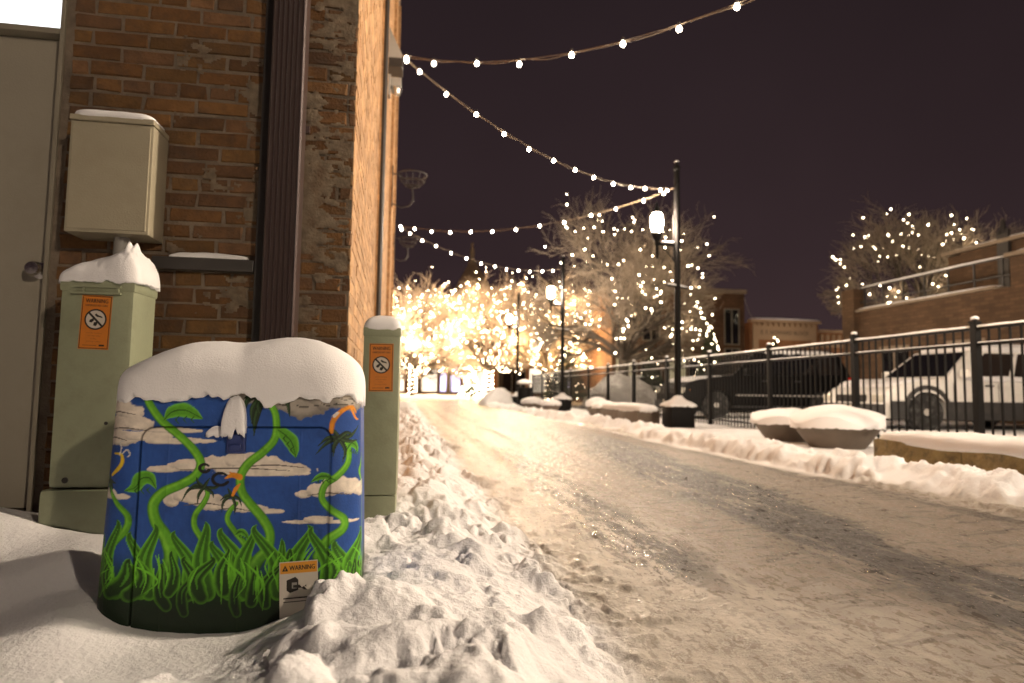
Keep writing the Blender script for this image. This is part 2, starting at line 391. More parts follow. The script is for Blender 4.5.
# wheel-worn streak running up the alley, and patches of bare wet asphalt
cx1 = 1.80+.14*Yv-.004*Yv**2; cx1 = np.where(Yv > 8, 2.66+.02*(Yv-8), cx1)
off_ = Xv-cx1+.35*fbm(Xv*.8, Yv*.5, 4, 1.6)
tr = np.where(off_ > 0, np.exp(-(off_/(.10+.012*Yv))**2), np.exp(-(off_/(.34+.03*Yv))**2))*1.15
tr2 = np.exp(-((Xv-.98-.02*Yv)/.22)**2)*sst(1.5, 2.6, Yv)*sst(9, 6, Yv)*.55
tr3 = np.exp(-((Xv-3.2)/.14)**2)*sst(12, 7, Yv)*.35
track = np.clip(tr+tr2+tr3, 0, 1)
ice = onroad.ravel()
fi = ice[F].mean(1)
def ground_mat():
    m, nt, p = new_mat('packed_snow_and_ice'); L = nt.links.new
    tc = N(nt, 'ShaderNodeTexCoord')
    ai = N(nt, 'ShaderNodeAttribute', attribute_name='ice'); at = N(nt, 'ShaderNodeAttribute', attribute_name='track')
    def noise(scale, det, rgh=.6, sv=(1, 1, 1)):
        mp = N(nt, 'ShaderNodeMapping'); mp.inputs['Scale'].default_value = sv; L(tc.outputs['Object'], mp.inputs[0])
        n = N(nt, 'ShaderNodeTexNoise'); n.inputs['Scale'].default_value = scale; n.inputs['Detail'].default_value = det; n.inputs['Roughness'].default_value = rgh
        L(mp.outputs[0], n.inputs['Vector']); return n.outputs['Fac']
    def mrange(x, a, b, c, d, clamp=True):
        r = N(nt, 'ShaderNodeMapRange'); r.clamp = clamp
        for k, v in enumerate((a, b, c, d)): r.inputs[k+1].default_value = v
        L(x, r.inputs[0]); return r.outputs[0]
    def math_(op, a, b):
        r = N(nt, 'ShaderNodeMath', operation=op)
        for k, v in enumerate((a, b)):
            if isinstance(v, (int, float)): r.inputs[k].default_value = v
            else: L(v, r.inputs[k])
        return r.outputs[0]
    def mix(f, a, b):
        r = N(nt, 'ShaderNodeMix', data_type='RGBA')
        for k, v in ((0, f), (6, a), (7, b)):
            if isinstance(v, tuple): r.inputs[k].default_value = (*v, 1)
            elif isinstance(v, float): r.inputs[k].default_value = v
            else: L(v, r.inputs[k])
        return r.outputs[2]
    streak = noise(5, 8, .72, (1.6, .30, 1)); fine = noise(34, 8, .75, (1, .45, 1)); broad = noise(.9, 5, .6, (1.5, .4, 1))
    ic = mix(mrange(streak, .30, .74, 0, 1), (.125, .10, .075), (.30, .25, .20))
    ic = mix(mrange(broad, .42, .75, 0, .7), ic, (.12, .096, .072))
    ic = mix(mrange(fine, .50, .78, 0, .45), ic, (.52, .46, .40)); ic = mix(mrange(noise(80, 5, .7), .50, .68, 0, .6), ic, (.15, .12, .09))
    wet = math_('MULTIPLY', at.outputs['Fac'], mrange(math_('ADD', math_('MULTIPLY', streak, .6), math_('MULTIPLY', fine, .4)), .43, .51, .10, 1.4))
    wet = mrange(wet, .22, .62, 0, 1)
    ad = N(nt, 'ShaderNodeAttribute', attribute_name='dirt'); ic = mix(math_('SUBTRACT', mrange(math_('ADD', math_('MULTIPLY', streak, .7), math_('MULTIPLY', fine, .3)), .35, .65, 1.15, .25), math_('MULTIPLY', ad.outputs['Fac'], .85)), ic, (.62, .57, .50))
    pits = noise(5.5, 5, .6, (.55, 2.6, 1)); pm = math_('MULTIPLY', math_('MULTIPLY', mrange(pits, .55, .60, 0, .85), ad.outputs['Fac']), ai.outputs['Fac']); ic = mix(pm, ic, (.075, .058, .044))
    ic = mix(wet, ic, (.026, .019, .013))
    col = mix(ai.outputs['Fac'], (.86, .86, .88), ic)
    L(col, p.inputs['Base Color'])
    rg = mrange(fine, .46, .56, .62, .13)
    rg2 = N(nt, 'ShaderNodeMix', data_type='FLOAT'); L(ai.outputs['Fac'], rg2.inputs[0]); rg2.inputs[2].default_value = .8; L(rg, rg2.inputs[3]); L(rg2.outputs[0], p.inputs['Roughness'])
    p.inputs['Specular IOR Level'].default_value = .5
    h1 = noise(70, 6, .65); h2 = noise(16, 7, .75, (.8, 1.3, 1))
    hh = math_('ADD', math_('MULTIPLY', h1, .35), math_('MULTIPLY', math_('MULTIPLY', h2, ai.outputs['Fac']), 1.3))
    b = N(nt, 'ShaderNodeBump'); b.inputs['Distance'].default_value = .018; b.inputs['Strength'].default_value = 1
    L(hh, b.inputs['Height']); L(b.outputs[0], p.inputs['Normal'])
    return m
M['ground'] = ground_mat()
at = {'ice': ice, 'track': track*ice, 'dirt': sst(.45, 1.9, Xv+.5*fbm(Xv, Yv*.4, 4, 1.8))*sst(3.55, 3.1, Xv)}
o = fast_mesh('alley_road', V, F[fi > .5], M['ground'], at); o['kind'] = 'structure'
o = fast_mesh('snow_ground', V, F[fi <= .5], M['ground'], at); o['kind'] = 'structure'
def ground_h(x, y):
    i = min(max(np.searchsorted(gy, y), 1), len(gy)-1); j = min(max(np.searchsorted(gx, x), 1), len(gx)-1); return float(H[i, j])

# ------------------------------------------------------------------ bricks
def brick_rows(mb, u0, u1, z0, z1, put, mi, pal, seed=1, L=.192, H=.0530, g=.0122, depth=.006, jit=.0026, openings=()):
    """real bricks laid in running bond on a plane; put(u, z, out) -> xyz"""
    r = np.random.default_rng(seed)
    z = z0; row = 0
    while z < z1:
        h = min(H, z1-z); u = u0-(L+g)*r.random()*.15-(0 if row % 2 else (L+g)/2)
        header = (row % 6 == 5)
        l0 = .098 if header else L
        while u < u1:
            l = l0*(1+r.normal(0, .025)); a, b = max(u, u0), min(u+l, u1); u += l+g
            if b-a < .02: continue
            if any(a < o[1] and b > o[0] and z < o[3] and z+h > o[2] for o in openings):
                for o in openings:
                    if a < o[1] and b > o[0] and z < o[3] and z+h > o[2]:
                        if a < o[0]: b = o[0]
                        elif b > o[1]: a = o[1]
                        else: b = a
                if b-a < .02: continue
            d = depth+r.normal(0, .0016); j = lambda: r.normal(0, jit)
            c = pal[r.integers(len(pal))]; c = np.array(c)*(1+r.normal(0, .12))
            e = .0035
            o_ = [put(a+j(), z+j(), 0), put(b+j(), z+j(), 0), put(b+j(), z+h+j(), 0), put(a+j(), z+h+j(), 0)]
            i_ = [put(a+e+j(), z+e+j(), d), put(b-e+j(), z+e+j(), d), put(b-e+j(), z+h-e+j(), d), put(a+e+j(), z+h-e+j(), d)]
            mb.add(o_+i_, [(4, 5, 6, 7), (0, 1, 5, 4), (1, 2, 6, 5), (2, 3, 7, 6), (3, 0, 4, 7)], mi, np.clip(c, .01, 1))
        z += H+g; row += 1
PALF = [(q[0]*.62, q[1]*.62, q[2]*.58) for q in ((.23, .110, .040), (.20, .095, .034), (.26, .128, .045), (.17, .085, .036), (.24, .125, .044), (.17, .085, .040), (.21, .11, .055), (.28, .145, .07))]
PALS = [(.45, .265, .125), (.43, .25, .115), (.48, .285, .135), (.41, .235, .11), (.36, .20, .09)]  # side wall palette, paler than the front bricks
XW, YF = -.240, 2.756
XS = lambda y: XW-.0095*(y-YF)
DX0, DX1, DZ0, DZ1 = -2.38, -1.39, .16, 2.07
TRT = 2.62
bl = (-3.0, 8.6, 0)
bld = thing('brick_building', 'brick building at the alley corner with a beige metal door and a brown downspout', 'building', bl)
OFF = tuple(-c for c in bl)
mb = MB()
mb.box(DX1, XW, YF, 16.6, -.3, 9.6, 0); mb.box(-6.5, DX0, YF, 16.6, -.3, 9.6, 0); mb.box(DX0, DX1, YF, 16.6, TRT, 9.6, 0); mb.box(DX0, DX1, YF+.3, 16.6, -.3, TRT, 0)
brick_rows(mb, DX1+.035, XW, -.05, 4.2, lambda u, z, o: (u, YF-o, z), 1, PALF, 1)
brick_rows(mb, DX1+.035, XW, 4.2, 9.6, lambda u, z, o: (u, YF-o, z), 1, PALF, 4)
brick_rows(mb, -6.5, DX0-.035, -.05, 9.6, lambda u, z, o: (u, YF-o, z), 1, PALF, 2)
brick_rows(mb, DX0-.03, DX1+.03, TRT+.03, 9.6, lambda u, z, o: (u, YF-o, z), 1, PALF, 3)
mb.build('wall', [M['mortar'], M['brick']], bld, loc=OFF)
mb = MB(); mb.box(XW-.01, XW+.001, YF+.002, 16.6, -.3, 9.6, 0)
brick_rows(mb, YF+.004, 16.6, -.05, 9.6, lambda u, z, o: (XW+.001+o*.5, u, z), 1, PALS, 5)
M['mortar_side'] = mat('mortar_side_pale', (.38, .23, .115), .9, var=.2, vs=9, bump=.004, bs=60)  # side wall mortar, paler than the front mortar
mb.build('side_wall', [M['mortar_side'], M['brick_side']], bld, loc=OFF)
mb = MB()
for y0 in (5.4, 9.9, 14.6):
    mb.box(XW, XW+.045, y0, y0+.5, -.3, 9.6, 0)
    brick_rows(mb, y0+.005, y0+.495, -.05, 9.6, lambda u, z, o: (XW+.045+o*.6, u, z), 1, PALS, int(y0*3))
    brick_rows(mb, XW+.004, XW+.044, -.05, 9.6, lambda u, z, o, y0=y0: (u, y0-o*.6, z), 1, PALS, int(y0*5))
mb.build('pilaster', [M['mortar_side'], M['brick_side']], bld, loc=OFF)
# old parging smeared over the bricks near the corner
mb = MB()
gxs = np.arange(-.47, XW-.004, .006); gzs = np.arange(.5, 2.35, .006)
GX, GZ = np.meshgrid(gxs, gzs)
dens = fbm(GX, GZ, 5, 7)*.9+fbm(GX, GZ*3.0, 4, 22)*.8
env = .17*np.exp(-((GZ-1.32)/.42)**2)-.11
thick = np.clip((dens+env)*.02, -.004, .0015)+.0095
Vp = np.stack([GX, YF-.001-np.clip(thick, 0, .02), GZ], -1).reshape(-1, 3)
_, Fp = gridmesh(GX, GX, GZ)
keep = (dens+env).ravel()[Fp].mean(1) > -.004
po = fast_mesh('parging', Vp, Fp[keep], M['parge'])
po.parent = bld; po.location = OFF; po['kind'] = 'stuff'
GX2, GZ2 = np.meshgrid(np.arange(-.96, -.57, .007), np.arange(.9, 2.35, .007))
dn = fbm(GX2+9, GZ2, 5, 8)+fbm(GX2, GZ2*2+4, 4, 30)*.7-.19+.07*sst(-.75, -.6, GX2)
Vp = np.stack([GX2, YF-.001-np.clip(dn*.02+.0090, 0, .011), GZ2], -1).reshape(-1, 3)
_, Fp = gridmesh(GX2, GX2, GZ2)
keep = dn.ravel()[Fp].mean(1) > 0
po = fast_mesh('parging', Vp, Fp[keep], M['parge']); po.parent = bld; po.location = OFF; po['kind'] = 'stuff'
# door, frame, transom
mb = MB(); mb.box(DX0+.04, DX1-.018, YF+.045, YF+.09, DZ0+.01, DZ1-.014, 0, bev=.003)
door = mb.build('door', M['door'], bld, loc=OFF)
mb = MB(); mb.lathe([(.033, 0), (.033, .006), (.012, .01), (.011, .035), (.026, .045), (.03, .06), (.024, .072), (.0, .075)], 20)
hd = mb.build('handle', M['chrome'], door, smooth=True, loc=(DX1-.048, YF+.045, 1.10)); hd.rotation_euler.x = PI/2
mb = MB(); y0, y1 = YF-.012, YF+.12
mb.box(DX1-.014, DX1+.003, y0, y1, DZ0-.1, TRT, 0, bev=.003); mb.box(DX0-.012, DX0+.035, y0, y1, DZ0-.1, TRT, 0, bev=.003)
mb.box(DX0+.036, DX1-.015, y0+.002, y1, DZ1-.012, DZ1+.012, 0, bev=.003); mb.box(DX0+.036, DX1-.036, y0+.002, y1, TRT-.04, TRT-.001, 0, bev=.003)
mb.build('door_frame', M['doorframe'], bld, loc=OFF)
mb = MB(); mb.box(DX0+.036, DX1-.015, YF+.05, YF+.06, DZ1+.013, TRT-.042)
mb.build('transom_window', M['transom'], bld, loc=OFF)
mb = MB(); mb.box(DX0-.05, DX1+.05, YF-.10, YF+.12, .02, DZ0+.004, bev=.008); mb.build('threshold', M['grime'], bld, loc=OFF)
# downspout: corrugated
prof = []
sx0, sx1, yb = -.565, -.435, YF-.035
nr = 6; pts = [(sx1, yb), (sx1, YF-.125), (sx1-.006, YF-.135)]
for k in range(nr):
    a = sx1-.008-(sx1-sx0-.016)*k/nr; wd = (sx1-sx0-.016)/nr
    pts += [(a, YF-.136), (a-wd*.22, YF-.124), (a-wd*.62, YF-.124), (a-wd*.98, YF-.136)]
pts += [(sx0+.006, YF-.135), (sx0, YF-.125), (sx0, yb)]
mb = MB(); mb.prism(pts, .0, 9.3, 0, axis='z'); ds = mb.build('downspout', M['spout'], bld, loc=OFF)
mb = MB(); mb.box(sx0-.045, sx0-.006, YF-.06, YF-.012, 0, 9.3, bev=.004); mb.build('spout_shadow_strip', M['iron'], bld, loc=OFF)  # dark strip added in place of the downspout's shadow on the wall
for z in (.55, 1.72, 3.2, 5, 7):
    mb = MB(); mb.box(sx0-.02, sx1+.014, YF-.03, YF-.014, z, z+.03); mb.build('strap', M['spout'], ds)
mb = MB(); mb.box(-1.0, sx0-.050, YF-.05, YF-.014, 1.115, 1.165, bev=.004)
pp = mb.build('cable_conduit', M['pipe'], bld, loc=OFF)
V, F_ = snow_cap(.30, .035, .022, seed=4, n=14, amp=.006, drop=.0); mb = MB(); mb.add(V+np.array([-.79, YF-.032, 1.164]), F_)
V, F_ = snow_cap(.08, .03, .012, seed=6, n=10, amp=.004, drop=.0); mb.add(V+np.array([-.60-.08, YF-.032, 1.164]), F_)
mb.build('snow_cap', M['snowf'], pp, smooth='all')
mb = MB(); mb.tube([(XW+.045, 5.2, -.1), (XW+.045, 5.2, 6.5)], .02); mb.build('wall_pipe', M['iron'], bld, loc=OFF)
mb = MB(); mb.box(-6.7, XW+.03, YF-.06, 16.65, 9.6, 9.85, bev=.02); mb.build('parapet', M['stone'], bld, loc=OFF)

for ch in bld.children:
    if ch.name.split('.')[0] in ('wall', 'side_wall', 'pilaster', 'wall_pipe', 'parapet'):
        for v in ch.data.vertices:
            if v.co.y > YF and v.co.x > -4: v.co.x -= .0095*(v.co.y-YF)
# wedge wall lamp (unlit), camera, hanger baskets on the side wall
t = thing('wedge_light', 'grey wedge shaped unlit light fixture high on the side wall', 'wall light', (XS(6.9)+.005, 6.9, 4.22))
mb = MB(); mb.prism([(0, 0), (.16, 0), (.16, .04), (.0, .38)], -.12, .12); mb.build('housing', M['grey'], t)
mb = MB(); mb.box(.005, .17, -.125, .125, -.10, -.001, bev=.006); mb.build('bracket', M['iron'], t)
t = thing('security_camera', 'small security camera below the wedge light on the side wall', 'camera', (XS(6.7)+.005, 6.7, 3.82))
mb = MB(); mb.box(0, .05, -.06, .06, -.08, .14, bev=.006); mb.build('mount', M['grey'], t)
mb = MB(); mb.box(.05, .16, -.045, .045, .02, .12, bev=.01); mb.build('body', M['grey'], t)
mb = MB(); mb.lathe([(.0, -.06), (.04, -.05), (.055, -.01), (.055, .02), (.0, .021)], 14, c=(.11, 0)); mb.build('dome', M['chrome'], t, smooth=True)
def basket():
    t = thing('plant_basket_bracket', '', 'plant hanger', group='wire plant basket brackets on the side wall')
    mb = MB()
    ring = lambda r, z, x0, k=24: [(x0+r*math.cos(2*PI*j/k), r*math.sin(2*PI*j/k), z) for j in range(k+1)]
    mb.tube(ring(.21, .0, .30), .009, 6, caps=False); mb.tube(ring(.17, -.10, .30), .005, 5, caps=False); mb.tube(ring(.10, -.17, .30), .005, 5, caps=False)
    for j in range(12):
        a = 2*PI*j/12; mb.tube([(.3+.21*math.cos(a), .21*math.sin(a), 0), (.3+.17*math.cos(a), .17*math.sin(a), -.1), (.3+.10*math.cos(a), .1*math.sin(a), -.17), (.3, 0, -.19)], .004, 4)
    mb.build('basket', M['iron'], t)
    mb = MB(); mb.box(0, .015, -.02, .02, -.5, .12); mb.tube([(.01, 0, .0), (.09, 0, .0)], .009, 6)
    mb.tube([(.01, 0, -.45), (.14, 0, -.5), (.26, 0, -.47), (.31, 0, -.38), (.30, 0, -.19)], .009, 6); mb.build('arm', M['iron'], t)
    return t
b1 = basket(); b1.location = (XS(9.4)+.05, 9.4, 3.82); b1['label'] = 'empty wire plant basket nearer the corner, above the other one on the side wall'
b2 = copy_tree(b1); b2.location = (XS(14.2)+.05, 14.2, 3.98); b2['label'] = 'empty wire plant basket farther along the side wall, below the string lights'

# ------------------------------------------------------------------ stickers
def sticker(name, parent, w_, h_, loc, rot=(0, 0, 0), kind='dig'):
    """vinyl warning label standing in its own XZ plane, facing -Y"""
    mb = MB()
    def flat(poly, lay, mi):
        mb.add([(a, -.0003*lay, b) for a, b in poly], [tuple(range(len(poly)))], mi)
    def rect(x0, x1, z0, z1, lay, mi): flat([(x0, z0), (x1, z0), (x1, z1), (x0, z1)], lay, mi)
    def txt(s, size, cx, cz, lay, mi, wid=None, bold=0):
        v, f = text_geo(s, size)
        v[:, 1] -= (v[:, 1].max()+v[:, 1].min())/2
        if wid: v[:, 0] *= wid/(v[:, 0].max()-v[:, 0].min())
        mb.add(np.stack([v[:, 0]+cx, np.full(len(v), -.0003*lay), v[:, 1]+cz], -1), f, mi)
        if bold: mb.add(np.stack([v[:, 0]+cx+bold, np.full(len(v), -.0003*lay-.0001), v[:, 1]+cz], -1), f, mi)
    mb.box(-w_/2, w_/2, -.0004, .0004, -h_/2, h_/2, 0)
    if kind == 'dig':
        b = .0022
        for q in ((-w_/2+b, w_/2-b, -h_/2+b, -h_/2+2*b), (-w_/2+b, w_/2-b, h_/2-2*b, h_/2-b), (-w_/2+b, -w_/2+2*b, -h_/2+2*b, h_/2-2*b), (w_/2-2*b, w_/2-b, -h_/2+2*b, h_/2-2*b)): rect(*q, 2, 1)
        txt('WARNING', .02, 0, h_*.40, 3, 1, w_*.74, .0008); txt('UNDERGROUND CABLE', .01, 0, h_*.315, 3, 1, w_*.74, .0003)
        cz = h_*.055; R1, R2 = w_*.37, w_*.315
        disc = lambda r, k=40: [(r*math.cos(2*PI*j/k), cz+r*math.sin(2*PI*j/k)) for j in range(k)]
        flat(disc(R1), 2, 1); flat(disc(R2), 3, 2)
        # hand with shovel pictogram, then the bar
        flat([(-.004, cz+.016), (.002, cz+.021), (.006, cz+.016), (.02, cz+.011), (.024, cz+.005), (.013, cz+.008), (.004, cz+.009)], 4, 1)
        flat([(-.018, cz-.002), (-.008, cz+.004), (-.004, cz-.003), (-.012, cz-.012), (-.02, cz-.009)], 4, 1)
        flat([(-.004, cz-.010), (.004, cz-.008), (.008, cz-.015), (.003, cz-.023), (-.006, cz-.021)], 4, 1)
        d = .0035; r = R2; s = .7071
        flat([(-r*s-d*s, cz+r*s-d*s), (r*s-d*s, cz-r*s-d*s), (r*s+d*s, cz-r*s+d*s), (-r*s+d*s, cz+r*s+d*s)], 5, 1)
        for k, (tt, wd) in enumerate((('BEFORE DIGGING', .5), ('IN THIS AREA', .42), ('CALL', .2), ('TELEPHONE COMPANY', .5))): txt(tt, .006, 0, -h_*(.20+.052*k), 3, 3, w_*wd)
        rect(-w_*.36, w_*.1, -h_*.435, -h_*.42, 3, 3); rect(w_*.18, w_*.36, -h_*.44, -h_*.41, 3, 1)
        ms = [M['orange'], M['ink'], M['white'], M['ink_brown']]
    else:
        rect(-w_/2+.002, w_/2-.002, h_/2-.028, h_/2-.002, 2, 3)
        txt('WARNING', .016, w_*.09, h_/2-.015, 3, 1, w_*.66, .0008)
        flat([(-w_*.43, h_/2-.022), (-w_*.27, h_/2-.022), (-w_*.35, h_/2-.008)], 3, 1); flat([(-w_*.365, h_/2-.0195), (-w_*.335, h_/2-.0195), (-w_*.35, h_/2-.0125)], 4, 3)
        flat([(-.028, .0), (-.028, .024), (-.008, .031), (-.001, .024), (-.001, .0), (-.02, -.006)], 3, 1)
        flat([(-.016, .004), (-.016, .018), (-.004, .018), (-.004, .004)], 4, 2); flat([(-.013, .006), (-.013, .012), (.002, .012), (.008, .004)], 5, 1)
        flat([(.006, .004), (.012, .008), (.015, .004), (.02, -.002), (.012, .0)], 3, 1); flat([(.013, .008), (.017, .011), (.018, .006)], 3, 1)
        rect(-w_*.4, w_*.4, -.02, -.017, 3, 1); rect(-w_*.4, w_*.3, -.028, -.026, 3, 1)
        ms = [M['white'], M['ink'], M['grey'], M['orange2']]
    o = mb.build(name, ms, parent, loc=loc); o.rotation_euler = rot; return o
M['ink_brown'] = mat('faded_ink', (.30, .11, .02), .6)

# ------------------------------------------------------------------ painted cabinet
A_ = np.array([[481.8704, 31.8652, 226.1841], [57.1502, -404.5854, 662.678], [0.1314, 0.0507, 1]])
def panel_to_art(U_, Z_):
    q = A_ @ np.stack([U_, Z_, np.ones_like(U_)]); return q[0]/q[2], q[1]/q[2]
Ai = np.linalg.inv(A_)
def art_to_panel(x, y):
    q = Ai @ np.array([x, y, 1.]); return q[0]/q[2], q[1]/q[2]
def crom(pts, n=8):
    P = np.array(pts, float); P = np.vstack([2*P[0]-P[1], P, 2*P[-1]-P[-2]]); out = []
    for i in range(1, len(P)-2):
        for t in np.linspace(0, 1, n, endpoint=False):
            a, b, c, d = P[i-1:i+3]
            out.append(.5*((2*b)+(c-a)*t+(2*a-5*b+4*c-d)*t*t+(3*b-a-3*c+d)*t**3))
    out.append(P[-2]); return np.array(out)
class Paint:
    def __init__(s, x, y): s.x = x; s.y = y; s.c = np.tile(np.array([.022, .078, .31]), (len(x), 1))
    def field(s, pts, wid):
        """signed across-stroke coordinate (-1..1), and along coordinate"""
        P = crom(pts) if len(pts) > 2 else np.linspace(pts[0], pts[1], 6)
        Wd = np.interp(np.linspace(0, 1, len(P)), np.linspace(0, 1, len(wid)), wid); m = max(wid)+1
        idx = np.where((s.x > P[:, 0].min()-m) & (s.x < P[:, 0].max()+m) & (s.y > P[:, 1].min()-m) & (s.y < P[:, 1].max()+m))[0]
        if not len(idx): return idx, None, None, None
        qx, qy = s.x[idx], s.y[idx]; best = np.full(len(idx), 1e9); side = np.zeros(len(idx)); al = np.zeros(len(idx)); dd = np.zeros(len(idx))
        for i in range(len(P)-1):
            a, b = P[i], P[i+1]; d = b-a; l2 = d@d+1e-9
            t = np.clip(((qx-a[0])*d[0]+(qy-a[1])*d[1])/l2, 0, 1)
            ex, ey = qx-a[0]-t*d[0], qy-a[1]-t*d[1]; w_ = Wd[i]*(1-t)+Wd[i+1]*t+.01
            r = np.hypot(ex, ey)/w_; u = r < best
            best = np.where(u, r, best); side = np.where(u, np.sign(d[0]*ey-d[1]*ex)*r, side); al = np.where(u, (i+t)/(len(P)-1), al)
            dd = np.where(u, w_, dd)
        return idx, best, side, al
    def put(s, idx, mask, col):
        a = mask[:, None]; s.c[idx] = s.c[idx]*(1-a)+np.asarray(col)*a
    def stroke(s, pts, wid, core, edge=None, hi=None, soft=.18):
        idx, r, sd, al = s.field(pts, wid)
        if not len(idx): return
        m = np.clip((1-r)/soft, 0, 1)
        c = np.tile(np.array(core, float), (len(idx), 1))
        nz = 1+.35*fbm(s.x[idx], s.y[idx], 3, .35)
        if edge is not None:
            k = sst(.45, .95, r)[:, None]; c = c*(1-k)+np.array(edge)*k
        if hi is not None:
            k = np.exp(-((sd-.35)/.28)**2)[:, None]*.8; c = c*(1-k)+np.array(hi)*k
        s.put(idx, m, c*nz[:, None])
    def cloud(s, puffs, base, col=(.74, .67, .58), shade=(.30, .27, .24)):
        xs = [p[0] for p in puffs]; rx = max(p[2] for p in puffs); ry = max(p[3] for p in puffs)
        idx = np.where((s.x > min(xs)-rx-3) & (s.x < max(xs)+rx+3) & (s.y < base+4) & (s.y > min(p[1] for p in puffs)-ry-3))[0]
        x, y = s.x[idx], s.y[idx]; wob = 1+.5*fbm(x, y, 4, .16)
        m = np.zeros(len(idx)); c = np.tile(np.array(col), (len(idx), 1))
        for (cx, cy, ax, ay) in puffs:
            d = np.hypot((x-cx)/ax, (y-cy)/ay)*wob
            inn = sst(1.06, .96, d); k = inn[:, None]
            lo = sst(.55, 1.0, d)*sst(-.2, .8, (y-cy)/ay)
            pc = np.array(col)*(1-.62*lo[:, None])+np.array(shade)*.62*lo[:, None]
            c = c*(1-k)+pc*k; m = np.maximum(m, inn)
        m = m*sst(base+1.2, base-.3, y+1.2*fbm(x, x*0, 3, .12))
        nz = 1+.4*fbm(x, y*2, 4, .12)
        s.put(idx, m, c*nz[:, None])
GR, GE, GH = (.12, .40, .022), (.045, .17, .012), (.22, .58, .045)
GD = (.010, .046, .009); SP = (.018, .035, .016); OR = (.68, .26, .02); YE = (.78, .58, .03)
def leafp(p, pts, w_):
    p.stroke(pts, [.3, w_*.8, w_, w_*.7, .3], (.09, .32, .02), (.17, .52, .035)); p.stroke(pts, [.4, .8, .6, .3], (.03, .12, .01))
    P = np.array(pts, float)
    for k in range(3):
        a = P[0]*(1-(.3+.2*k))+P[-1]*(.3+.2*k); p.stroke([a, a+np.array([w_*.45, -w_*.45])], [.7, .3], (.03, .11, .012)); p.stroke([a, a+np.array([w_*.4, w_*.5])], [.7, .3], (.03, .11, .012))
def paint_mural(x, y):
    p = Paint(x, y); r = np.random.default_rng(5)
    p.c *= (1+.5*fbm(x, y, 4, .03)+.22*fbm(x, y*.3, 3, .3))[:, None]
    # clouds
    p.cloud([(92, 404, 22, 9), (118, 408, 17, 9), (132, 412, 12, 8), (112, 424, 26, 8), (140, 424, 14, 7), (90, 430, 20, 9), (118, 438, 24, 8)], 446)
    p.cloud([(150, 436, 26, 5.5), (175, 441, 34, 3.5), (198, 441, 20, 2.2)], 443.5)
    p.cloud([(170, 430, 24, 2.6), (188, 431, 14, 2)], 433)
    p.cloud([(165, 469, 18, 3.5), (190, 465, 20, 6), (215, 463, 20, 7), (238, 460, 13, 7.5), (256, 461, 15, 9), (272, 464, 12, 8), (290, 468, 17, 5), (262, 470, 50, 5)], 472.5)
    p.cloud([(300, 473, 12, 1.8), (262, 474, 44, 2.2)], 476)
    p.cloud([(172, 500, 8, 7), (185, 494, 12, 8), (198, 497, 12, 9), (214, 502, 14, 8), (232, 505, 14, 6), (250, 508, 18, 4), (268, 511, 16, 2.5)], 513)
    p.cloud([(85, 492, 14, 5), (106, 495, 14, 6), (122, 497, 9, 3)], 500)
    p.cloud([(304, 494, 8, 4), (318, 490, 12, 7), (334, 485, 14, 9), (350, 487, 13, 8), (366, 490, 13, 8), (382, 492, 12, 8)], 499)
    p.cloud([(300, 521.5, 16, 2), (318, 519.5, 14, 4), (338, 521.5, 14, 2), (350, 522, 10, 1.3)], 524)
    g1 = (.25, .23, .20); g2 = (.10, .095, .09)
    p.cloud([(176, 384, 18, 8), (200, 388, 20, 6), (226, 388, 20, 9), (250, 394, 22, 10), (280, 396, 26, 14), (303, 402, 24, 17), (330, 396, 24, 14), (352, 396, 22, 16), (380, 392, 16, 14)], 424, (.34, .31, .27), g2)
    p.cloud([(262, 388, 26, 5), (310, 392, 38, 5), (350, 396, 18, 5)], 402, (.46, .42, .36), g1)
    for a in ([(296, 387), (303, 390), (311, 392)], [(330, 389), (327, 394), (325, 399)], [(205, 386), (214, 392), (222, 396)]): p.stroke(a, [.5, 1.3, .5], GD)
    for k in range(9):
        q = 250+r.random()*105; h = 393+r.random()*12; p.stroke([(q, h), (q+6, h+2), (q+14+r.random()*10, h+1)], [.3, .6, .3], (.05, .045, .04))
    # horizontal cloud line work
    for (a, b, c) in ((98, 136, 414), (102, 146, 430), (96, 128, 440), (180, 290, 470), (240, 305, 467), (185, 225, 505), (308, 350, 495), (215, 250, 510)):
        p.stroke([(a, c), ((a+b)/2, c-2), (b, c+.5)], [.3, .8, .3], (.13, .11, .09))
    # vines
    p.stroke([(104, 478), (107, 488), (118, 503), (129, 516), (127, 530), (115, 545), (108, 560)], [2, 2.6, 3.2, 3.6, 4, 5], GR, GE, GH)
    p.stroke([(143, 380), (146, 395), (152, 408), (163, 422), (180, 436), (194, 450), (201, 463), (196, 475), (182, 484), (164, 492), (154, 504), (156, 520), (166, 536), (172, 555), (168, 575)], [3.6, 4.4, 4.6, 4.6, 5, 5, 5.4, 6.2, 6.6, 8, 9], GR, GE, GH)
    p.stroke([(206, 488), (208, 494), (204, 503), (196, 514), (195, 526), (203, 540), (208, 556)], [2.2, 3, 3.3, 3.6, 4.4], GR, GE, GH)
    p.stroke([(237, 503), (230, 511), (228, 520), (236, 532), (246, 545), (250, 560)], [2.2, 3, 3.2, 3.6, 4], GR, GE, GH)
    p.stroke([(264, 392), (270, 403), (276, 417), (275, 438), (263, 452), (249, 463), (241, 476), (242, 491), (250, 503), (262, 517), (270, 532), (268, 548), (258, 560), (250, 575)], [3, 3.8, 4.4, 4.7, 5, 5, 5.2, 5.6, 5.4, 6.5, 8], GR, GE, GH)
    p.stroke([(342, 440), (347, 449), (346, 463), (336, 476), (325, 485), (322, 498), (330, 509), (341, 519), (340, 529), (327, 540), (318, 556)], [2.6, 3.4, 3.5, 3.8, 3.8, 3.8, 4.2, 5, 6], GR, GE, GH)
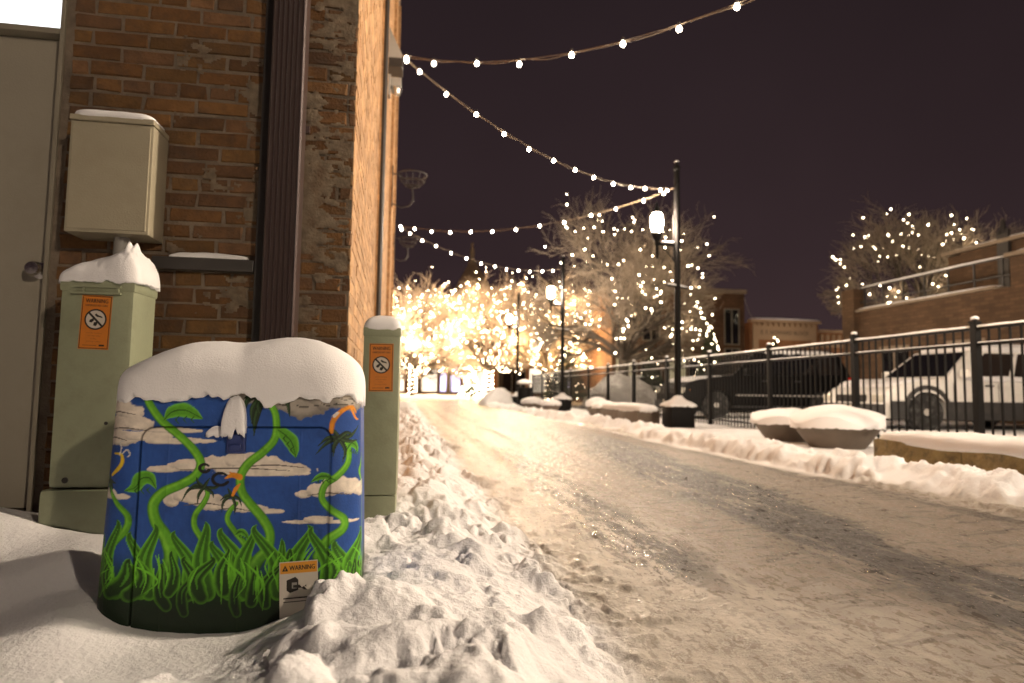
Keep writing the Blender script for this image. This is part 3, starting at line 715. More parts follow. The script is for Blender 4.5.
    p.stroke([(372, 455), (366, 466), (362, 474), (368, 484), (374, 496), (370, 520), (376, 560)], [2, 3, 2, 3, 4], GR, GE, GH)
    # leaves
    leafp(p, [(164, 420), (172, 412), (184, 410), (194, 414), (203, 419)], 8); leafp(p, [(157, 489), (150, 478), (141, 479), (136, 487), (126, 491)], 8)
    leafp(p, [(278, 430), (284, 434), (291, 441), (294, 449), (296, 458)], 8); leafp(p, [(345, 450), (350, 444), (356, 447), (359, 455)], 4.5)
    leafp(p, [(334, 480), (326, 476), (319, 477), (311, 482)], 4); leafp(p, [(236, 534), (241, 531), (246, 534), (249, 540)], 3.5)
    leafp(p, [(356, 382), (361, 376), (368, 380), (372, 390)], 6)
    # spiky flower heads
    def spikes(cx, cy, tips, w_=2.3):
        for (tx, ty, bx, by) in tips: p.stroke([(cx, cy), ((cx+tx)/2+bx, (cy+ty)/2+by), (tx, ty)], [w_, w_*.85, .35], SP, (.008, .014, .008), (.05, .11, .035))
    spikes(264, 393, [(245, 411, -6, -3), (252, 424, -5, 0), (254, 436, -3, 4), (289, 387, 2, 6), (285, 399, 6, 0), (290, 417, 8, -6), (243, 399, 0, -5), (260, 414, -3, 3)], 4.2)
    p.stroke([(256, 390), (262, 389)], [3.4, 3.4], SP); p.stroke([(258, 391), (258.6, 391)], [2.8, 2.8], (.7, .68, .6)); p.stroke([(258.3, 391.2), (258.7, 391.2)], [1.2, 1.2], (.01, .01, .01))
    spikes(338, 438, [(316, 454, 0, -3), (318, 446, 0, -4), (341, 462, 4, 0), (333, 456, -2, 0), (361, 426, 0, 4), (358, 441, 0, 2), (328, 430, 0, -3), (352, 434, 0, -3)], 2.6)
    p.stroke([(331, 432), (333, 421), (341, 411), (352, 407), (357, 413)], [2.4, 2.8, 2.6, 2, 1], OR, (.4, .12, .01)); p.stroke([(350, 407), (356, 418), (361, 420)], [1.6, 1.4, .5], OR); p.stroke([(334, 416), (337, 413)], [1.8, 1.4], (.7, .68, .62))
    spikes(204, 487, [(182, 501, -3, -5), (187, 491, 0, -4), (197, 477, -2, 0), (222, 484, 2, 2), (214, 497, 3, 0), (198, 503, -2, 0), (210, 478, 0, 0)], 2)
    spikes(232, 495, [(222, 512, -3, -2), (235, 514, 2, 0), (242, 506, 2, -2), (221, 500, 0, -2), (228, 488, 0, 0)], 1.9)
    for (cx, cy, rr) in ((221, 479, 8), (205, 468, 5)):
        p.stroke([(cx+rr*math.cos(a), cy+rr*.75*math.sin(a)) for a in np.linspace(.5, 5.6, 9)], [1.7, 1.9, 1.2], (.012, .012, .014))
    p.stroke([(226, 478), (233, 475), (240, 477)], [1, 2.8, 3.4], OR); p.stroke([(233, 495), (236, 489), (240, 484)], [1.4, 2.4, 1], OR); p.stroke([(230, 472), (236, 476)], [.6, 1.6], OR)
    spikes(106, 481, [(101, 492, -1, 0), (112, 492, 2, 0), (98, 484, 0, 0), (116, 484, 0, 0), (104, 470, 0, 0), (109, 495, 0, 0)], 2)
    p.stroke([(110, 476), (118, 470), (123, 463), (122, 455), (112, 454)], [1.8, 2.4, 2.4, 1.8, .8], YE, (.5, .3, .02)); p.stroke([(120, 455), (122, 448), (120, 443), (124, 441)], [.7, .9, .7], (.7, .68, .64)); p.stroke([(123, 454), (128, 450), (131, 454), (129, 457)], [.7, .9, .6], (.7, .68, .64))
    # dark base and flames of grass
    idx = np.where(y > 548)[0]; k = sst(545, 584, y[idx]+9*fbm(x[idx], y[idx]*.3, 3, .07))[:, None]
    p.c[idx] = p.c[idx]*(1-k)+np.array(GD)*k
    def flame(bx, by, tx, ty, w_, bend, dim=1.0, core=(.06, .22, .016)):
        mx, my = (bx+tx)/2+bend, (by+ty)/2
        pts = [(bx, by), (mx*.6+bx*.4+bend*.2, by*.6+my*.4), (mx, my), (tx-bend*.25, ty*.75+my*.25), (tx, ty)]
        p.stroke(pts, [w_*.9, w_*1.15, w_*.9, w_*.42, .25], np.array(core)*dim*.6, np.array((.15, .50, .022))*dim, None, .1)
        p.stroke([pts[1], pts[2], pts[3]], [w_*.08, w_*.2, .2], np.array((.10, .36, .02))*dim)
    for (tx, ty, bx, w_, bd) in ((100, 536, 94, 6, -4), (119, 519, 112, 8, -6), (84, 548, 90, 7, 3), (132, 531, 142, 8, 5), (155, 523, 150, 9, -7), (176, 530, 192, 9, 6), (206, 521, 208, 10, -5), (214, 540, 230, 9, 5), (223, 527, 242, 10, 6), (252, 528, 246, 9, -6), (257, 524, 278, 9, 7), (282, 538, 288, 7, -3),
                             (308, 524, 300, 9, -9), (313, 526, 330, 9, 6), (334, 540, 344, 8, 3), (361, 530, 354, 10, -9), (345, 562, 352, 7, -3), (380, 540, 372, 9, 3), (140, 560, 132, 7, -4)):
        flame(bx, 592, tx, ty, w_, bd)
    for k in range(20):
        tx = 88+k*14.2+r.normal(0, 4); ty = 548+r.random()*20; flame(tx+r.normal(0, 9), ty+34+r.random()*12, tx, ty, 5+4*r.random(), r.normal(0, 7), .95-.014*(ty-548), (.03, .11, .012))
    for k in range(40):
        tx = 84+r.random()*290; ty = 546+r.random()*26; b = r.normal(0, 10); h = 26+16*r.random()
        p.stroke([(tx, ty), (tx+b*.7, ty+h*.3), (tx+b, ty+h*.6), (tx+b*.5, ty+h)], [.4, 1.3, 1.0, .3], np.array((.17, .55, .03)))
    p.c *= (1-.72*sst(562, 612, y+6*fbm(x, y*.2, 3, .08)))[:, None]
    p.c *= (1-.25*sst(.1, .35, fbm(x, y, 5, .06)))[:, None]
    return np.clip(p.c, .004, .9)

rotc = math.radians(2)
nvec = np.array([-.035, .9994]); cd = .22
cabloc = (boxc[0]+cd*nvec[0], boxc[1]+cd*nvec[1], 0)
cab = thing('painted_utility_cabinet', 'utility cabinet painted with a blue sky and green vines, under a thick snow cap', 'utility cabinet', cabloc, rotc)
hw, rc = .290, .070
per = []   # x, y, nx, ny, U
st = .00155
ex = hw-rc
for x_ in np.arange(-ex, ex+1e-6, st): per.append((x_, -cd, 0, -1, x_))
for a in np.linspace(0, PI/2, 44)[1:]: per.append((ex+rc*math.sin(a), -cd+rc-rc*math.cos(a), math.sin(a), -math.cos(a), ex+rc*a*.9))
for y_ in np.linspace(-cd+rc, cd-rc, 60)[1:]: per.append((hw, y_, 1, 0, ex+rc*1.41+(y_+cd-rc)))
for a in np.linspace(0, PI/2, 8)[1:]: per.append((ex+rc*math.cos(a), cd-rc+rc*math.sin(a), math.cos(a), math.sin(a), 1.2))
for x_ in np.linspace(ex, -ex, 12)[1:]: per.append((x_, cd, 0, 1, 1.5))
for a in np.linspace(0, PI/2, 8)[1:]: per.append((-ex-rc*math.sin(a), cd-rc+rc*math.cos(a), -math.sin(a), math.cos(a), -1.2))
for y_ in np.linspace(cd-rc, -cd+rc, 60)[1:]: per.append((-hw, y_, -1, 0, -ex-rc*1.41-(y_+cd-rc)))
for a in np.linspace(PI/2, 0, 44)[1:-1]: per.append((-ex-rc*math.sin(a), -cd+rc-rc*math.cos(a), -math.sin(a), -math.cos(a), -ex-rc*a*.9))
per = np.array(per); 
zr = list(np.arange(-.04, .60, .00165)); rows = [(z, 0) for z in zr]
for a in np.linspace(0, PI/2, 24)[1:]: rows.append((.60+.045*math.sin(a), .045*(1-math.cos(a))))
rows = np.array(rows)
nR, nC = len(rows), len(per)
Zr = rows[:, 0][:, None]; In = rows[:, 1][:, None]
tap = .020*(1-np.clip(Zr, 0, .6)/.6)
PX = per[:, 0][None]+per[:, 2][None]*(tap-In); PY = per[:, 1][None]+per[:, 3][None]*(tap*.5-In)
UU = np.repeat(per[:, 4][None], nR, 0); ZZ = np.repeat(Zr, nC, 1)
dq = np.hypot(np.maximum(np.abs(UU-.005)-(.216-.03), 0), np.maximum(ZZ-(.552-.03), 0))-.03
front = (per[:, 3][None] < -.3) & (np.abs(UU) < .5)
groove = np.where(front & (ZZ < .60), np.clip(1-np.abs(dq)/.0032, 0, 1), 0)
ribs = sum(np.exp(-((UU-c)/.0016)**2) for c in (-.15, .02, .15))*(ZZ > .0)*front
PY = PY+groove*.006-ribs*.0009*(dq < 0); 
lid = np.exp(-((ZZ-.588)/.0016)**2)*front; PY = PY+lid*.0
axx, ayy = panel_to_art(UU.ravel(), ZZ.ravel())
colr = paint_mural(axx, ayy)
colr *= (1-.85*groove.ravel()[:, None])
colr[np.abs(UU.ravel()) > 1.0] = (.22, .28, .17)
Vc = np.stack([PX, PY, ZZ], -1).reshape(-1, 3)
ii = np.arange(nR*nC).reshape(nR, nC); jn = np.roll(ii, -1, 1)
Fc = np.stack([ii[:-1], jn[:-1], jn[1:], ii[1:]], -1).reshape(-1, 4)
# close the top with a ring of quads towards the middle
ctr = len(Vc); topring = Vc[(nR-1)*nC:]*np.array([.05, .05, 1]); Vc = np.vstack([Vc, topring]); colr = np.vstack([colr, np.tile([.2, .2, .2], (nC, 1))])
Fc = np.vstack([Fc, np.stack([ii[-1], np.roll(ii[-1], -1), ctr+np.roll(np.arange(nC), -1), ctr+np.arange(nC)], -1)])
dqv = np.append(dq.ravel(), np.ones(nC)); frv = np.append((front & (ZZ < .6)).ravel(), np.zeros(nC, bool))
isdoor = (dqv[Fc].mean(1) < 0) & frv[Fc].all(1)
M['mural'] = mat('painted_mural', (1, 1, 1), .5, var=.10, vs=40, bump=.0009, bs=170, vcol='Col', coat=.0, spec=.3)
b_ = fast_mesh('body', Vc, Fc[~isdoor], M['mural'], {'Col': colr}); b_.parent = cab
d_ = fast_mesh('door', Vc, Fc[isdoor], M['mural'], {'Col': colr}); d_.parent = cab
d_['label'] = 'painted front door with green vines and grass'
# latch and its lump of snow
M['latch'] = mat('latch_blue', (.02, .038, .16), .4, var=.1)
lu, lz = art_to_panel(237, 441)
mb = MB(); mb.box(lu-.022, lu+.022, -cd-.012, -cd+.002, lz-.03, lz+.02, bev=.005); mb.box(lu-.014, lu+.014, -cd-.018, -cd-.006, lz-.022, lz-.006, bev=.003); mb.build('latch', M['latch'], cab)
lu, lz = art_to_panel(235, 425)
mb = MB(); mb.box(lu-.024, lu+.024, -cd-.020, -cd+.006, lz-.006, lz+.010, bev=.003); lh = mb.build('padlock_hood', M['latch'], cab)
V, F_ = snow_cap(.055, .044, .075, exp=1.9, seed=13, n=30, amp=.012, drop=.03, res_s=45)
mb = MB(); mb.add(V+np.array([lu, -cd-.008, lz-.002]), F_); mb.build('snow_lump', M['snowf'], cab, smooth='all')
V, F_ = snow_cap(.05, .016, .018, exp=2, seed=12, n=14, amp=.006, drop=.01, res_s=60)
mb = MB(); mb.add(V+np.array([lu-.038, -cd-.004, lz-.02]), F_); mb.build('snow_lump', M['snowf'], cab, smooth='all')
su, sz = art_to_panel(299.5, 588)
wx = sticker('warning_label', cab, .089, .135, (su, -cd-.0115-.001, sz), (0, R_(-2.5), 0), 'elec')
wx['label'] = 'white label with an orange WARNING band'
cap = add_cap('snow_cap', cab, .590, .47, .140, (0.0, 0.0, .640), exp=2.9, seed=2, n=120, amp=.005, drop=.046, res_s=11,
              hump=lambda x, y: -.040*sst(-.06, -.31, x)-.014*np.exp(-((x+.02)/.08)**2)+.010*np.exp(-((x-.16)/.11)**2))

# ------------------------------------------------------------------ left pedestal
pl = (-1.045, 2.50, 0)
ped = thing('utility_pedestal', 'green utility pedestal with a pointed snow cap standing below the beige wall box', 'utility pedestal', pl, R_(-3))
mb = MB(); mb.box(-.125, .115, -.095, .085, .30, 1.0, bev=.016); pb = mb.build('body', M['green'], ped, smooth=True)
mb = MB(); mb.box(-.142, .130, -.112, .10, -.05, .298, bev=.018); mb.build('base', M['green'], ped, smooth=True)
mb = MB(); mb.box(-.129, .119, -.099, .089, .972, 1.018, bev=.012); mb.build('lid', M['green'], ped, smooth=True)
mb = MB(); mb.box(-.085, .075, -.108, -.09, .985, .992); mb.box(-.085, .075, -.108, -.09, .962, .969); 
for q in (-.05, .06): mb.box(q, q+.008, -.107, -.09, .97, .984)
mb.build('grip', M['green'], ped)
mb = MB(); mb.tube([(0, 0, 0), (0, -.004, 0)], .010, 12); mb.build('lock', M['iron'], ped, loc=(-.06, -.112, .33))
mb = MB(); mb.tube([(0, 0, 0), (0, -.003, 0)], .006, 10); mb.build('screw', M['iron'], ped, loc=(.05, -.096, .52))
sticker('warning_sticker', ped, .098, .186, (-.005, -.0968, .865), (0, R_(1.5), 0))
V, F_ = snow_cap(.275, .215, .095, exp=2.2, seed=5, n=60, amp=.006, drop=.012, res_s=20, skew=.55,
                 hump=lambda x, y: .045*np.exp(-(((x-.094)/.010)**2+((y+.03)/.03)**2))+.035*np.exp(-(((x-.074)/.007)**2+((y+.05)/.02)**2))+.02*fbm(x, y, 3, 90)*sst(.05, .09, x)+.03*np.exp(-((x-.08)/.06)**2)+.01*fbm(x, y, 3, 60)*sst(.02, .1, x))
mb = MB(); mb.add(V, F_); mb.build('snow_cap', M['snowf'], ped, smooth='all', loc=(-.004, -.004, 1.012))

# right narrow pedestal
pl = (-.089, 2.66, 0)
pd2 = thing('utility_pedestal', 'narrow green utility post with an orange sticker, standing at the brick corner', 'utility pedestal', pl, R_(-2))
mb = MB(); mb.box(-.0715, .0715, -.065, .065, .235, .865, bev=.008); mb.build('body', M['green'], pd2, smooth=True)
mb = MB(); mb.box(-.066, .070, -.06, .06, -.05, .232, bev=.006); mb.build('base', M['green'], pd2, smooth=True)
mb = MB(); mb.box(-.0745, .0745, -.068, .068, .858, .895, bev=.007); mb.build('lid', M['green'], pd2, smooth=True)
sticker('warning_sticker', pd2, .094, .19, (.0, -.0662, .735), (0, R_(-.5), 0))
add_cap('snow_cap', pd2, .15, .14, .062, (0, 0, .89), exp=2.3, seed=8, n=30, amp=.003, drop=.006, res_s=25)

# wall box
wb = thing('wall_cabinet', 'beige metal box with a thin snow cap mounted on the brick wall', 'wall cabinet', (-1.115, YF-.012, 1.22))
mb = MB(); mb.box(-.150, .141, -.155, 0, 0, .425, bev=.004); mb.build('body', M['beige'], wb, smooth=True)
mb = MB(); mb.box(-.152, .143, -.165, .0, .427, .448, bev=.004); mb.build('lid', M['beige'], wb)
mb = MB(); mb.box(-.141, .132, -.160, -.150, .012, .415, bev=.002); mb.build('door', M['beige'], wb)
mb = MB(); mb.tube([(.02, -.075, .0), (.02, -.075, -.17)], .028, 14); mb.build('conduit', M['grey'], wb, smooth=True)
add_cap('snow_cap', wb, .285, .165, .030, (-.005, -.085, .447), exp=4, seed=9, n=26, amp=.003, drop=.004, res_s=20)

# ------------------------------------------------------------------ street lamps
def lamp():
    t = thing('street_lamp', '', 'street lamp', group='black street lamps along the fence')
    mb = MB(); mb.lathe([(.085, .40), (.085, .50), (.068, .56), (.064, .62), (.058, 2.5), (.055, 4.86), (.066, 4.87), (.066, 4.93), (.05, 4.94), (.05, 4.96), (.035, 4.97), (.03, 4.98), (.042, 5.0), (.042, 5.03), (.02, 5.06), (.0, 5.07)], 20)
    p = mb.build('pole', M['black'], t, smooth=True)
    add_cap('snow_cap', p, .08, .08, .03, (0, 0, 5.03), exp=2, seed=3, n=10, amp=0, drop=.004)
    mb = MB(); mb.box(-.225, .225, -.225, .225, .02, .40, bev=.015); mb.box(-.25, .25, -.25, .25, -.05, .03, bev=.01); mb.box(-.24, .24, -.24, .24, .395, .43, bev=.01)
    b = mb.build('base', M['black'], t, smooth=True)
    add_cap('snow_cap', b, .56, .56, .11, (0, 0, .425), exp=1.5, seed=5, n=30, amp=.01, drop=.03, hump=lambda x, y: .12*np.exp(-((x*x+y*y)/.012)))
    mb = MB(); mb.box(-.44, -.05, -.022, .022, 3.40, 3.46, bev=.006); mb.tube([(-.40, 0, 3.15), (-.40, 0, 3.5)], [.02, .035], 12); mb.tube([(-.05, 0, 3.1), (-.12, 0, 3.2), (-.3, 0, 3.38)], .014, 8)
    mb.box(-.075, -.045, -.03, .03, 3.1, 4.0, bev=.004)
    mb.lathe([(.045, 3.47), (.075, 3.52), (.10, 3.60), (.10, 3.64), (.06, 3.65)], 16, c=(-.40, 0)); a = mb.build('arm', M['black'], t, smooth=True)
    V, F_ = snow_cap(.26, .05, .035, seed=7, n=12, amp=.004, drop=0); s_ = MB(); s_.add(V+np.array([-.19, 0, 3.46]), F_); s_.build('snow_cap', M['snow'], a, smooth='all')
    mb = MB(); mb.lathe([(.05, 3.65), (.095, 3.72), (.115, 3.84), (.105, 3.94), (.07, 4.0), (.03, 4.02)], 20, c=(-.40, 0)); mb.build('lantern', M['lantern'], t, smooth='all')
    mb = MB(); mb.lathe([(.085, 4.012), (.09, 4.02), (.06, 4.07), (.045, 4.10), (.055, 4.12), (.025, 4.16), (.015, 4.22), (.0, 4.25)], 16, c=(-.40, 0))
    for k in range(4):
        a_ = PI/4+k*PI/2; mb.tube([(-.40+.105*math.cos(a_), .105*math.sin(a_), 3.64), (-.40+.124*math.cos(a_), .124*math.sin(a_), 3.84), (-.40+.10*math.cos(a_), .10*math.sin(a_), 4.02)], .006, 5)
    mb.build('lantern_cap', M['black'], t, smooth=True)
    mb = MB(); mb.box(-.30, .30, -.012, .012, 2.62, 2.65); b = mb.build('banner_arm', M['black'], t); b.rotation_euler = (0, 0, .5)
    V, F_ = snow_cap(.60, .03, .03, seed=9, n=10, amp=.003, drop=0); s_ = MB(); s_.add(V+np.array([0, 0, 2.65]), F_); s_.build('snow_cap', M['snow'], b, smooth='all')
    return t
l0 = lamp(); LY = [(11.2, 'lit black street lamp nearest in view, its tall post rising above the bare tree crown'), (20.0, 'lit black street lamp standing second along the fence, left of the bare tree trunk'),
                   (28.0, 'lit black street lamp farthest down the alley, just behind the trash can'), (2.4, 'black street lamp beside the fence, just ahead of the low mossy wall'), (-6.4, 'black street lamp at the near end of the row')]
for i, (y, lb) in enumerate(LY):
    o = l0 if i == 0 else copy_tree(l0); o.location = (5.0 if y != 28 else 4.95, y, 0); o['label'] = lb

for (x, y, rz_, lb) in ((11.2, 3.2, PI/2, 'added street lamp out of view in the parking lot, brightening the white crossover'), (38.5, 46.0, PI/2, 'added street lamp hidden behind the terrace, lighting the lettered commercial block')):  # unseen lamp copies added to brighten the white car and the far facade
    o = copy_tree(l0); o.location = (x, y, 0); o.rotation_euler.z = rz_; o['label'] = lb
# ------------------------------------------------------------------ string lights
def light_string(A, B, sag, ts, label, seed):
    A = np.array(A, float); B = np.array(B, float); r = np.random.default_rng(seed)
    t = thing('string_light', label, 'string lights', tuple(A), group='bulb strings crossing the alley')
    def P(s, k=1.0): 
        q = A+(B-A)*s; q = q.copy(); q[2] -= 4*sag*k*s*(1-s); return q-A
    mb = MB()
    mb.tube([P(s) for s in np.linspace(0, 1, 60)], .0032, 5)
    pts = []
    for s in np.linspace(0, 1, 160):
        q = P(s, 1.0); q[2] -= .022*abs(math.sin(s*PI*len(ts)*.62))+.004*math.sin(s*90); q[1] += .01*math.sin(s*70); pts.append(q)
    mb.tube(pts, .0042, 5)
    mb.build('wire', M['wire'], t, smooth='all')
    for s in ts:
        q = P(s); h = .022-.035*r.random()
        mb = MB(); mb.tube([(0, 0, .035), (0, 0, .0)], [.014, .016], 8); sk = mb.build('bulb', [M['iron'], M['bulb']], t, loc=tuple(q+np.array([0, 0, h-.01])))
        me = sk.data
        sk.data = None if False else me
        mb2 = MB(); mb2.lathe([(.010, .0), (.016, -.010), (.023, -.026), (.022, -.038), (.013, -.050), (.003, -.053)], 12); gl = mb2.build('glass', M['bulb'], sk, smooth='all')
    return t
WA, WC = (XS(7.8)+.15, 7.8, 4.80), (XS(15.7)+.10, 15.7, 4.66)
tsA = [.012, .076, .167, .247, .335, .412, .487, .556, .63, .70, .77, .84, .92]
light_string(WA, (4.95, 2.4, 4.75), .84, tsA, 'uppermost string of glowing bulbs, running from the wedge light out of the picture', 1)
tsB = [.012, .045, .115, .2, .285, .367, .454, .536, .611, .695, .775, .845, .924, .96]
light_string(WA, (4.95, 11.2, 4.52), .48, tsB, 'string of glowing bulbs from the wedge light down to the tallest street lamp', 2)
tsC = [.015, .08, .155, .235, .32, .404, .493, .578, .663, .751, .829, .912, .97]
light_string(WC, (4.95, 11.2, 4.52), .42, tsC, 'flatter string of glowing bulbs from the far wall end to the tallest street lamp', 3)
tsD = [.02, .06, .12, .19, .27, .355, .441, .526, .6, .68, .759, .851, .93]
light_string(WC, (4.95, 20, 4.62), .42, tsD, 'lowest string of glowing bulbs, from the far wall end to the second street lamp', 4)

# ------------------------------------------------------------------ fence
FX, HT = 6.07, 1.40
fence = thing('iron_fence', 'black iron picket fence with snow on its rails between the alley and the parked cars', 'fence', (FX, 12, 0))
posts = [-2.6, -.45, 1.7, 3.83, 5.96, 7.85, 9.92, 12.07, 14.2, 16.4, 18.6, 20.7, 23.0, 25.5, 28.0, 30.2]
for i, y in enumerate(posts):
    mb = MB(); mb.box(-.037, .037, -.037, .037, -.02, HT+.05, bev=.004); mb.box(-.044, .044, -.044, .044, HT+.045, HT+.07, bev=.004); mb.lathe([(.016, HT+.07), (.028, HT+.088), (.024, HT+.11), (.0, HT+.12)], 12)
    p = mb.build('post', M['black'], fence, loc=(0, y-12, 0))
    add_cap('snow_cap', p, .064, .064, .03, (0, 0, HT+.095), exp=2, seed=i, n=10, amp=.002, drop=.01)
    if i == len(posts)-1: break
    y2 = posts[i+1]; mb = MB(); a, b = y+.04, y2-.04
    for z in (.12, HT-.20, HT-.03): mb.box(-.016, .016, a-12, b-12, z, z+.032)
    k = int(round((b-a)/.118)); 
    for j in range(1, k): yy = a+(b-a)*j/k-12; mb.box(-.0085, .0085, yy-.0085, yy+.0085, .05, HT-.025)
    pn = mb.build('panel', M['black'], fence)
    mb = MB()
    for z, hh in ((HT+.002, .024), (HT-.168, .010)):
        ys = np.linspace(a, b, 50); 
        ang = np.linspace(0, PI, 7); G = []
        for q in ys:
            n1 = 1+1.1*fbm(np.array([q*3+z*9]), np.array([z*31.]), 4)[0]
            for t_ in ang: G.append((.021*math.cos(t_), q-12, z+max(.3, n1)*hh*math.sin(t_)))
        F_ = [(r*7+c, r*7+c+1, (r+1)*7+c+1, (r+1)*7+c) for r in range(49) for c in range(6)]
        mb.add(G, F_)
    mb.build('snow_on_rails', M['snow'], pn, smooth='all')

# ------------------------------------------------------------------ planters, low walls, bench, can
def pot(label, x, y, R, H_, cap=.2, seed=0, grp='snow-capped concrete planters beside the fence'):
    t = thing('planter_pot', label, 'planter', (x, y, 0), group=grp)
    mb = MB(); mb.lathe([(R*.50, -.05), (R*.58, .0), (R*.78, H_*.4), (R*.95, H_*.80), (R*.97, H_*.86), (R*1.04, H_*.87), (R*1.04, H_*.99), (R*.96, H_), (R*.90, H_*.93), (.01, H_*.93)], 40)
    mb.build('pot', M['pot'], t, smooth=True)
    V, F_ = snow_cap(2*R*1.08, 2*R*1.08, cap, exp=1.75, seed=seed, n=40, amp=.012, drop=.035, res_s=8)
    k = np.hypot(V[:, 0], V[:, 1])+1e-9; q = np.maximum(np.abs(V[:, 0]), np.abs(V[:, 1]))+1e-9
    mb = MB(); V[:, :2] *= np.minimum(1, R*1.07/k)[:, None]
    mb.add(V, F_); mb.build('snow_cap', M['snow'], t, smooth='all', loc=(0, 0, H_*.95))
    return t
pot('wide round planter heaped with snow, right one of the two beside the mossy wall', 5.13, 6.98, .48, .30, .25, 1)
pot('wide round planter heaped with snow, half hidden behind the one by the mossy wall', 5.20, 8.05, .46, .29, .19, 2)
pot('small snow-capped planter touching the snowy bench', 4.75, 14.85, .28, .30, .17, 3)
pot('small snow-capped planter farther back, behind the one by the snowy bench', 5.1, 16.6, .28, .30, .24, 4)
pot('small snow-capped planter beside the base of the second lamp', 4.3, 18.6, .30, .28, .16, 5)
pot('small snow-capped planter nearest the trash can', 4.15, 20.6, .36, .28, .2, 6)
def lowwall(name, label, cat, x0, x1, y0, y1, h, cap, m, seed):
    t = thing(name, label, cat, ((x0+x1)/2, (y0+y1)/2, 0)); w2, d2 = (x1-x0)/2, (y1-y0)/2
    n = max(2, int((y1-y0)/.9)); mb = MB()
    for k in range(n):
        a = -d2+2*d2*k/n; b = -d2+2*d2*(k+1)/n; mb.box(-w2+.004*(k % 2), w2, a+.004, b-.004, -.1, h, bev=.015)
    mb.build('blocks', m, t, smooth=True)
    V, F_ = snow_cap(x1-x0+.03, y1-y0+.04, cap, exp=4, seed=seed, n=60, amp=.014, drop=.035, res_s=6)
    mb = MB(); mb.add(V, F_); mb.build('snow_cap', M['snow'], t, smooth='all', loc=(0, 0, h-.005)); return t
lowwall('retaining_wall', 'low mossy concrete wall with a snow cap between the road bank and the fence', 'low wall', 4.3, 4.75, .6, 5.35, .255, .11, M['mosswall'], 3)
lowwall('stone_bench', 'low stone bench buried in snow next to the nearest street lamp base', 'bench', 4.45, 4.92, 11.85, 14.2, .30, .13, M['pot'], 4)
t = thing('trash_can', 'dark trash can with a snow-covered lid at the far end of the snow bank', 'trash can', (4.55, 24.1, 0))
mb = MB(); mb.lathe([(.26, 0), (.27, .03), (.27, .72), (.29, .74), (.29, .78), (.2, .79)], 24); mb.build('body', M['black'], t, smooth=True)
mb = MB()
for k in range(4): a = PI/4+k*PI/2; mb.tube([(.24*math.cos(a), .24*math.sin(a), .78), (.24*math.cos(a), .24*math.sin(a), .9)], .012, 6)
mb.lathe([(.30, .9), (.31, .92), (.25, 1.0), (.1, 1.04), (.01, 1.05)], 24); mb.build('lid', M['grey'], t, smooth=True)
add_cap('snow_cap', t, .56, .56, .13, (0, 0, .96), exp=1.8, seed=2, n=20)
def pile(label, x, y, wx, wy, h, m, seed, rz=0):
    V, F_ = snow_cap(wx, wy, h, exp=1.5, seed=seed, n=60, amp=.10, drop=.0, res_s=1.6); mb = MB(); V[:, 2] -= .05; mb.add(V, F_)
    o = mb.build('snow_pile', m, smooth='all', loc=(x, y, 0), rz=rz); tag(o, label, 'snow pile'); return o
pile('white plowed snow pile at the alley mouth beside the trash can', 4.25, 28.8, 1.8, 2.2, .80, M['snow'], 3)
pile('broad dirty grey snow pile behind the fence under the bare tree', 7.55, 21.6, 2.5, 3.4, 1.35, M['snow_dirty'], 7)
pile('small snow heap at the corner of the fence near the far lamp', 5.4, 31.0, 1.4, 1.6, .5, M['snow'], 9)

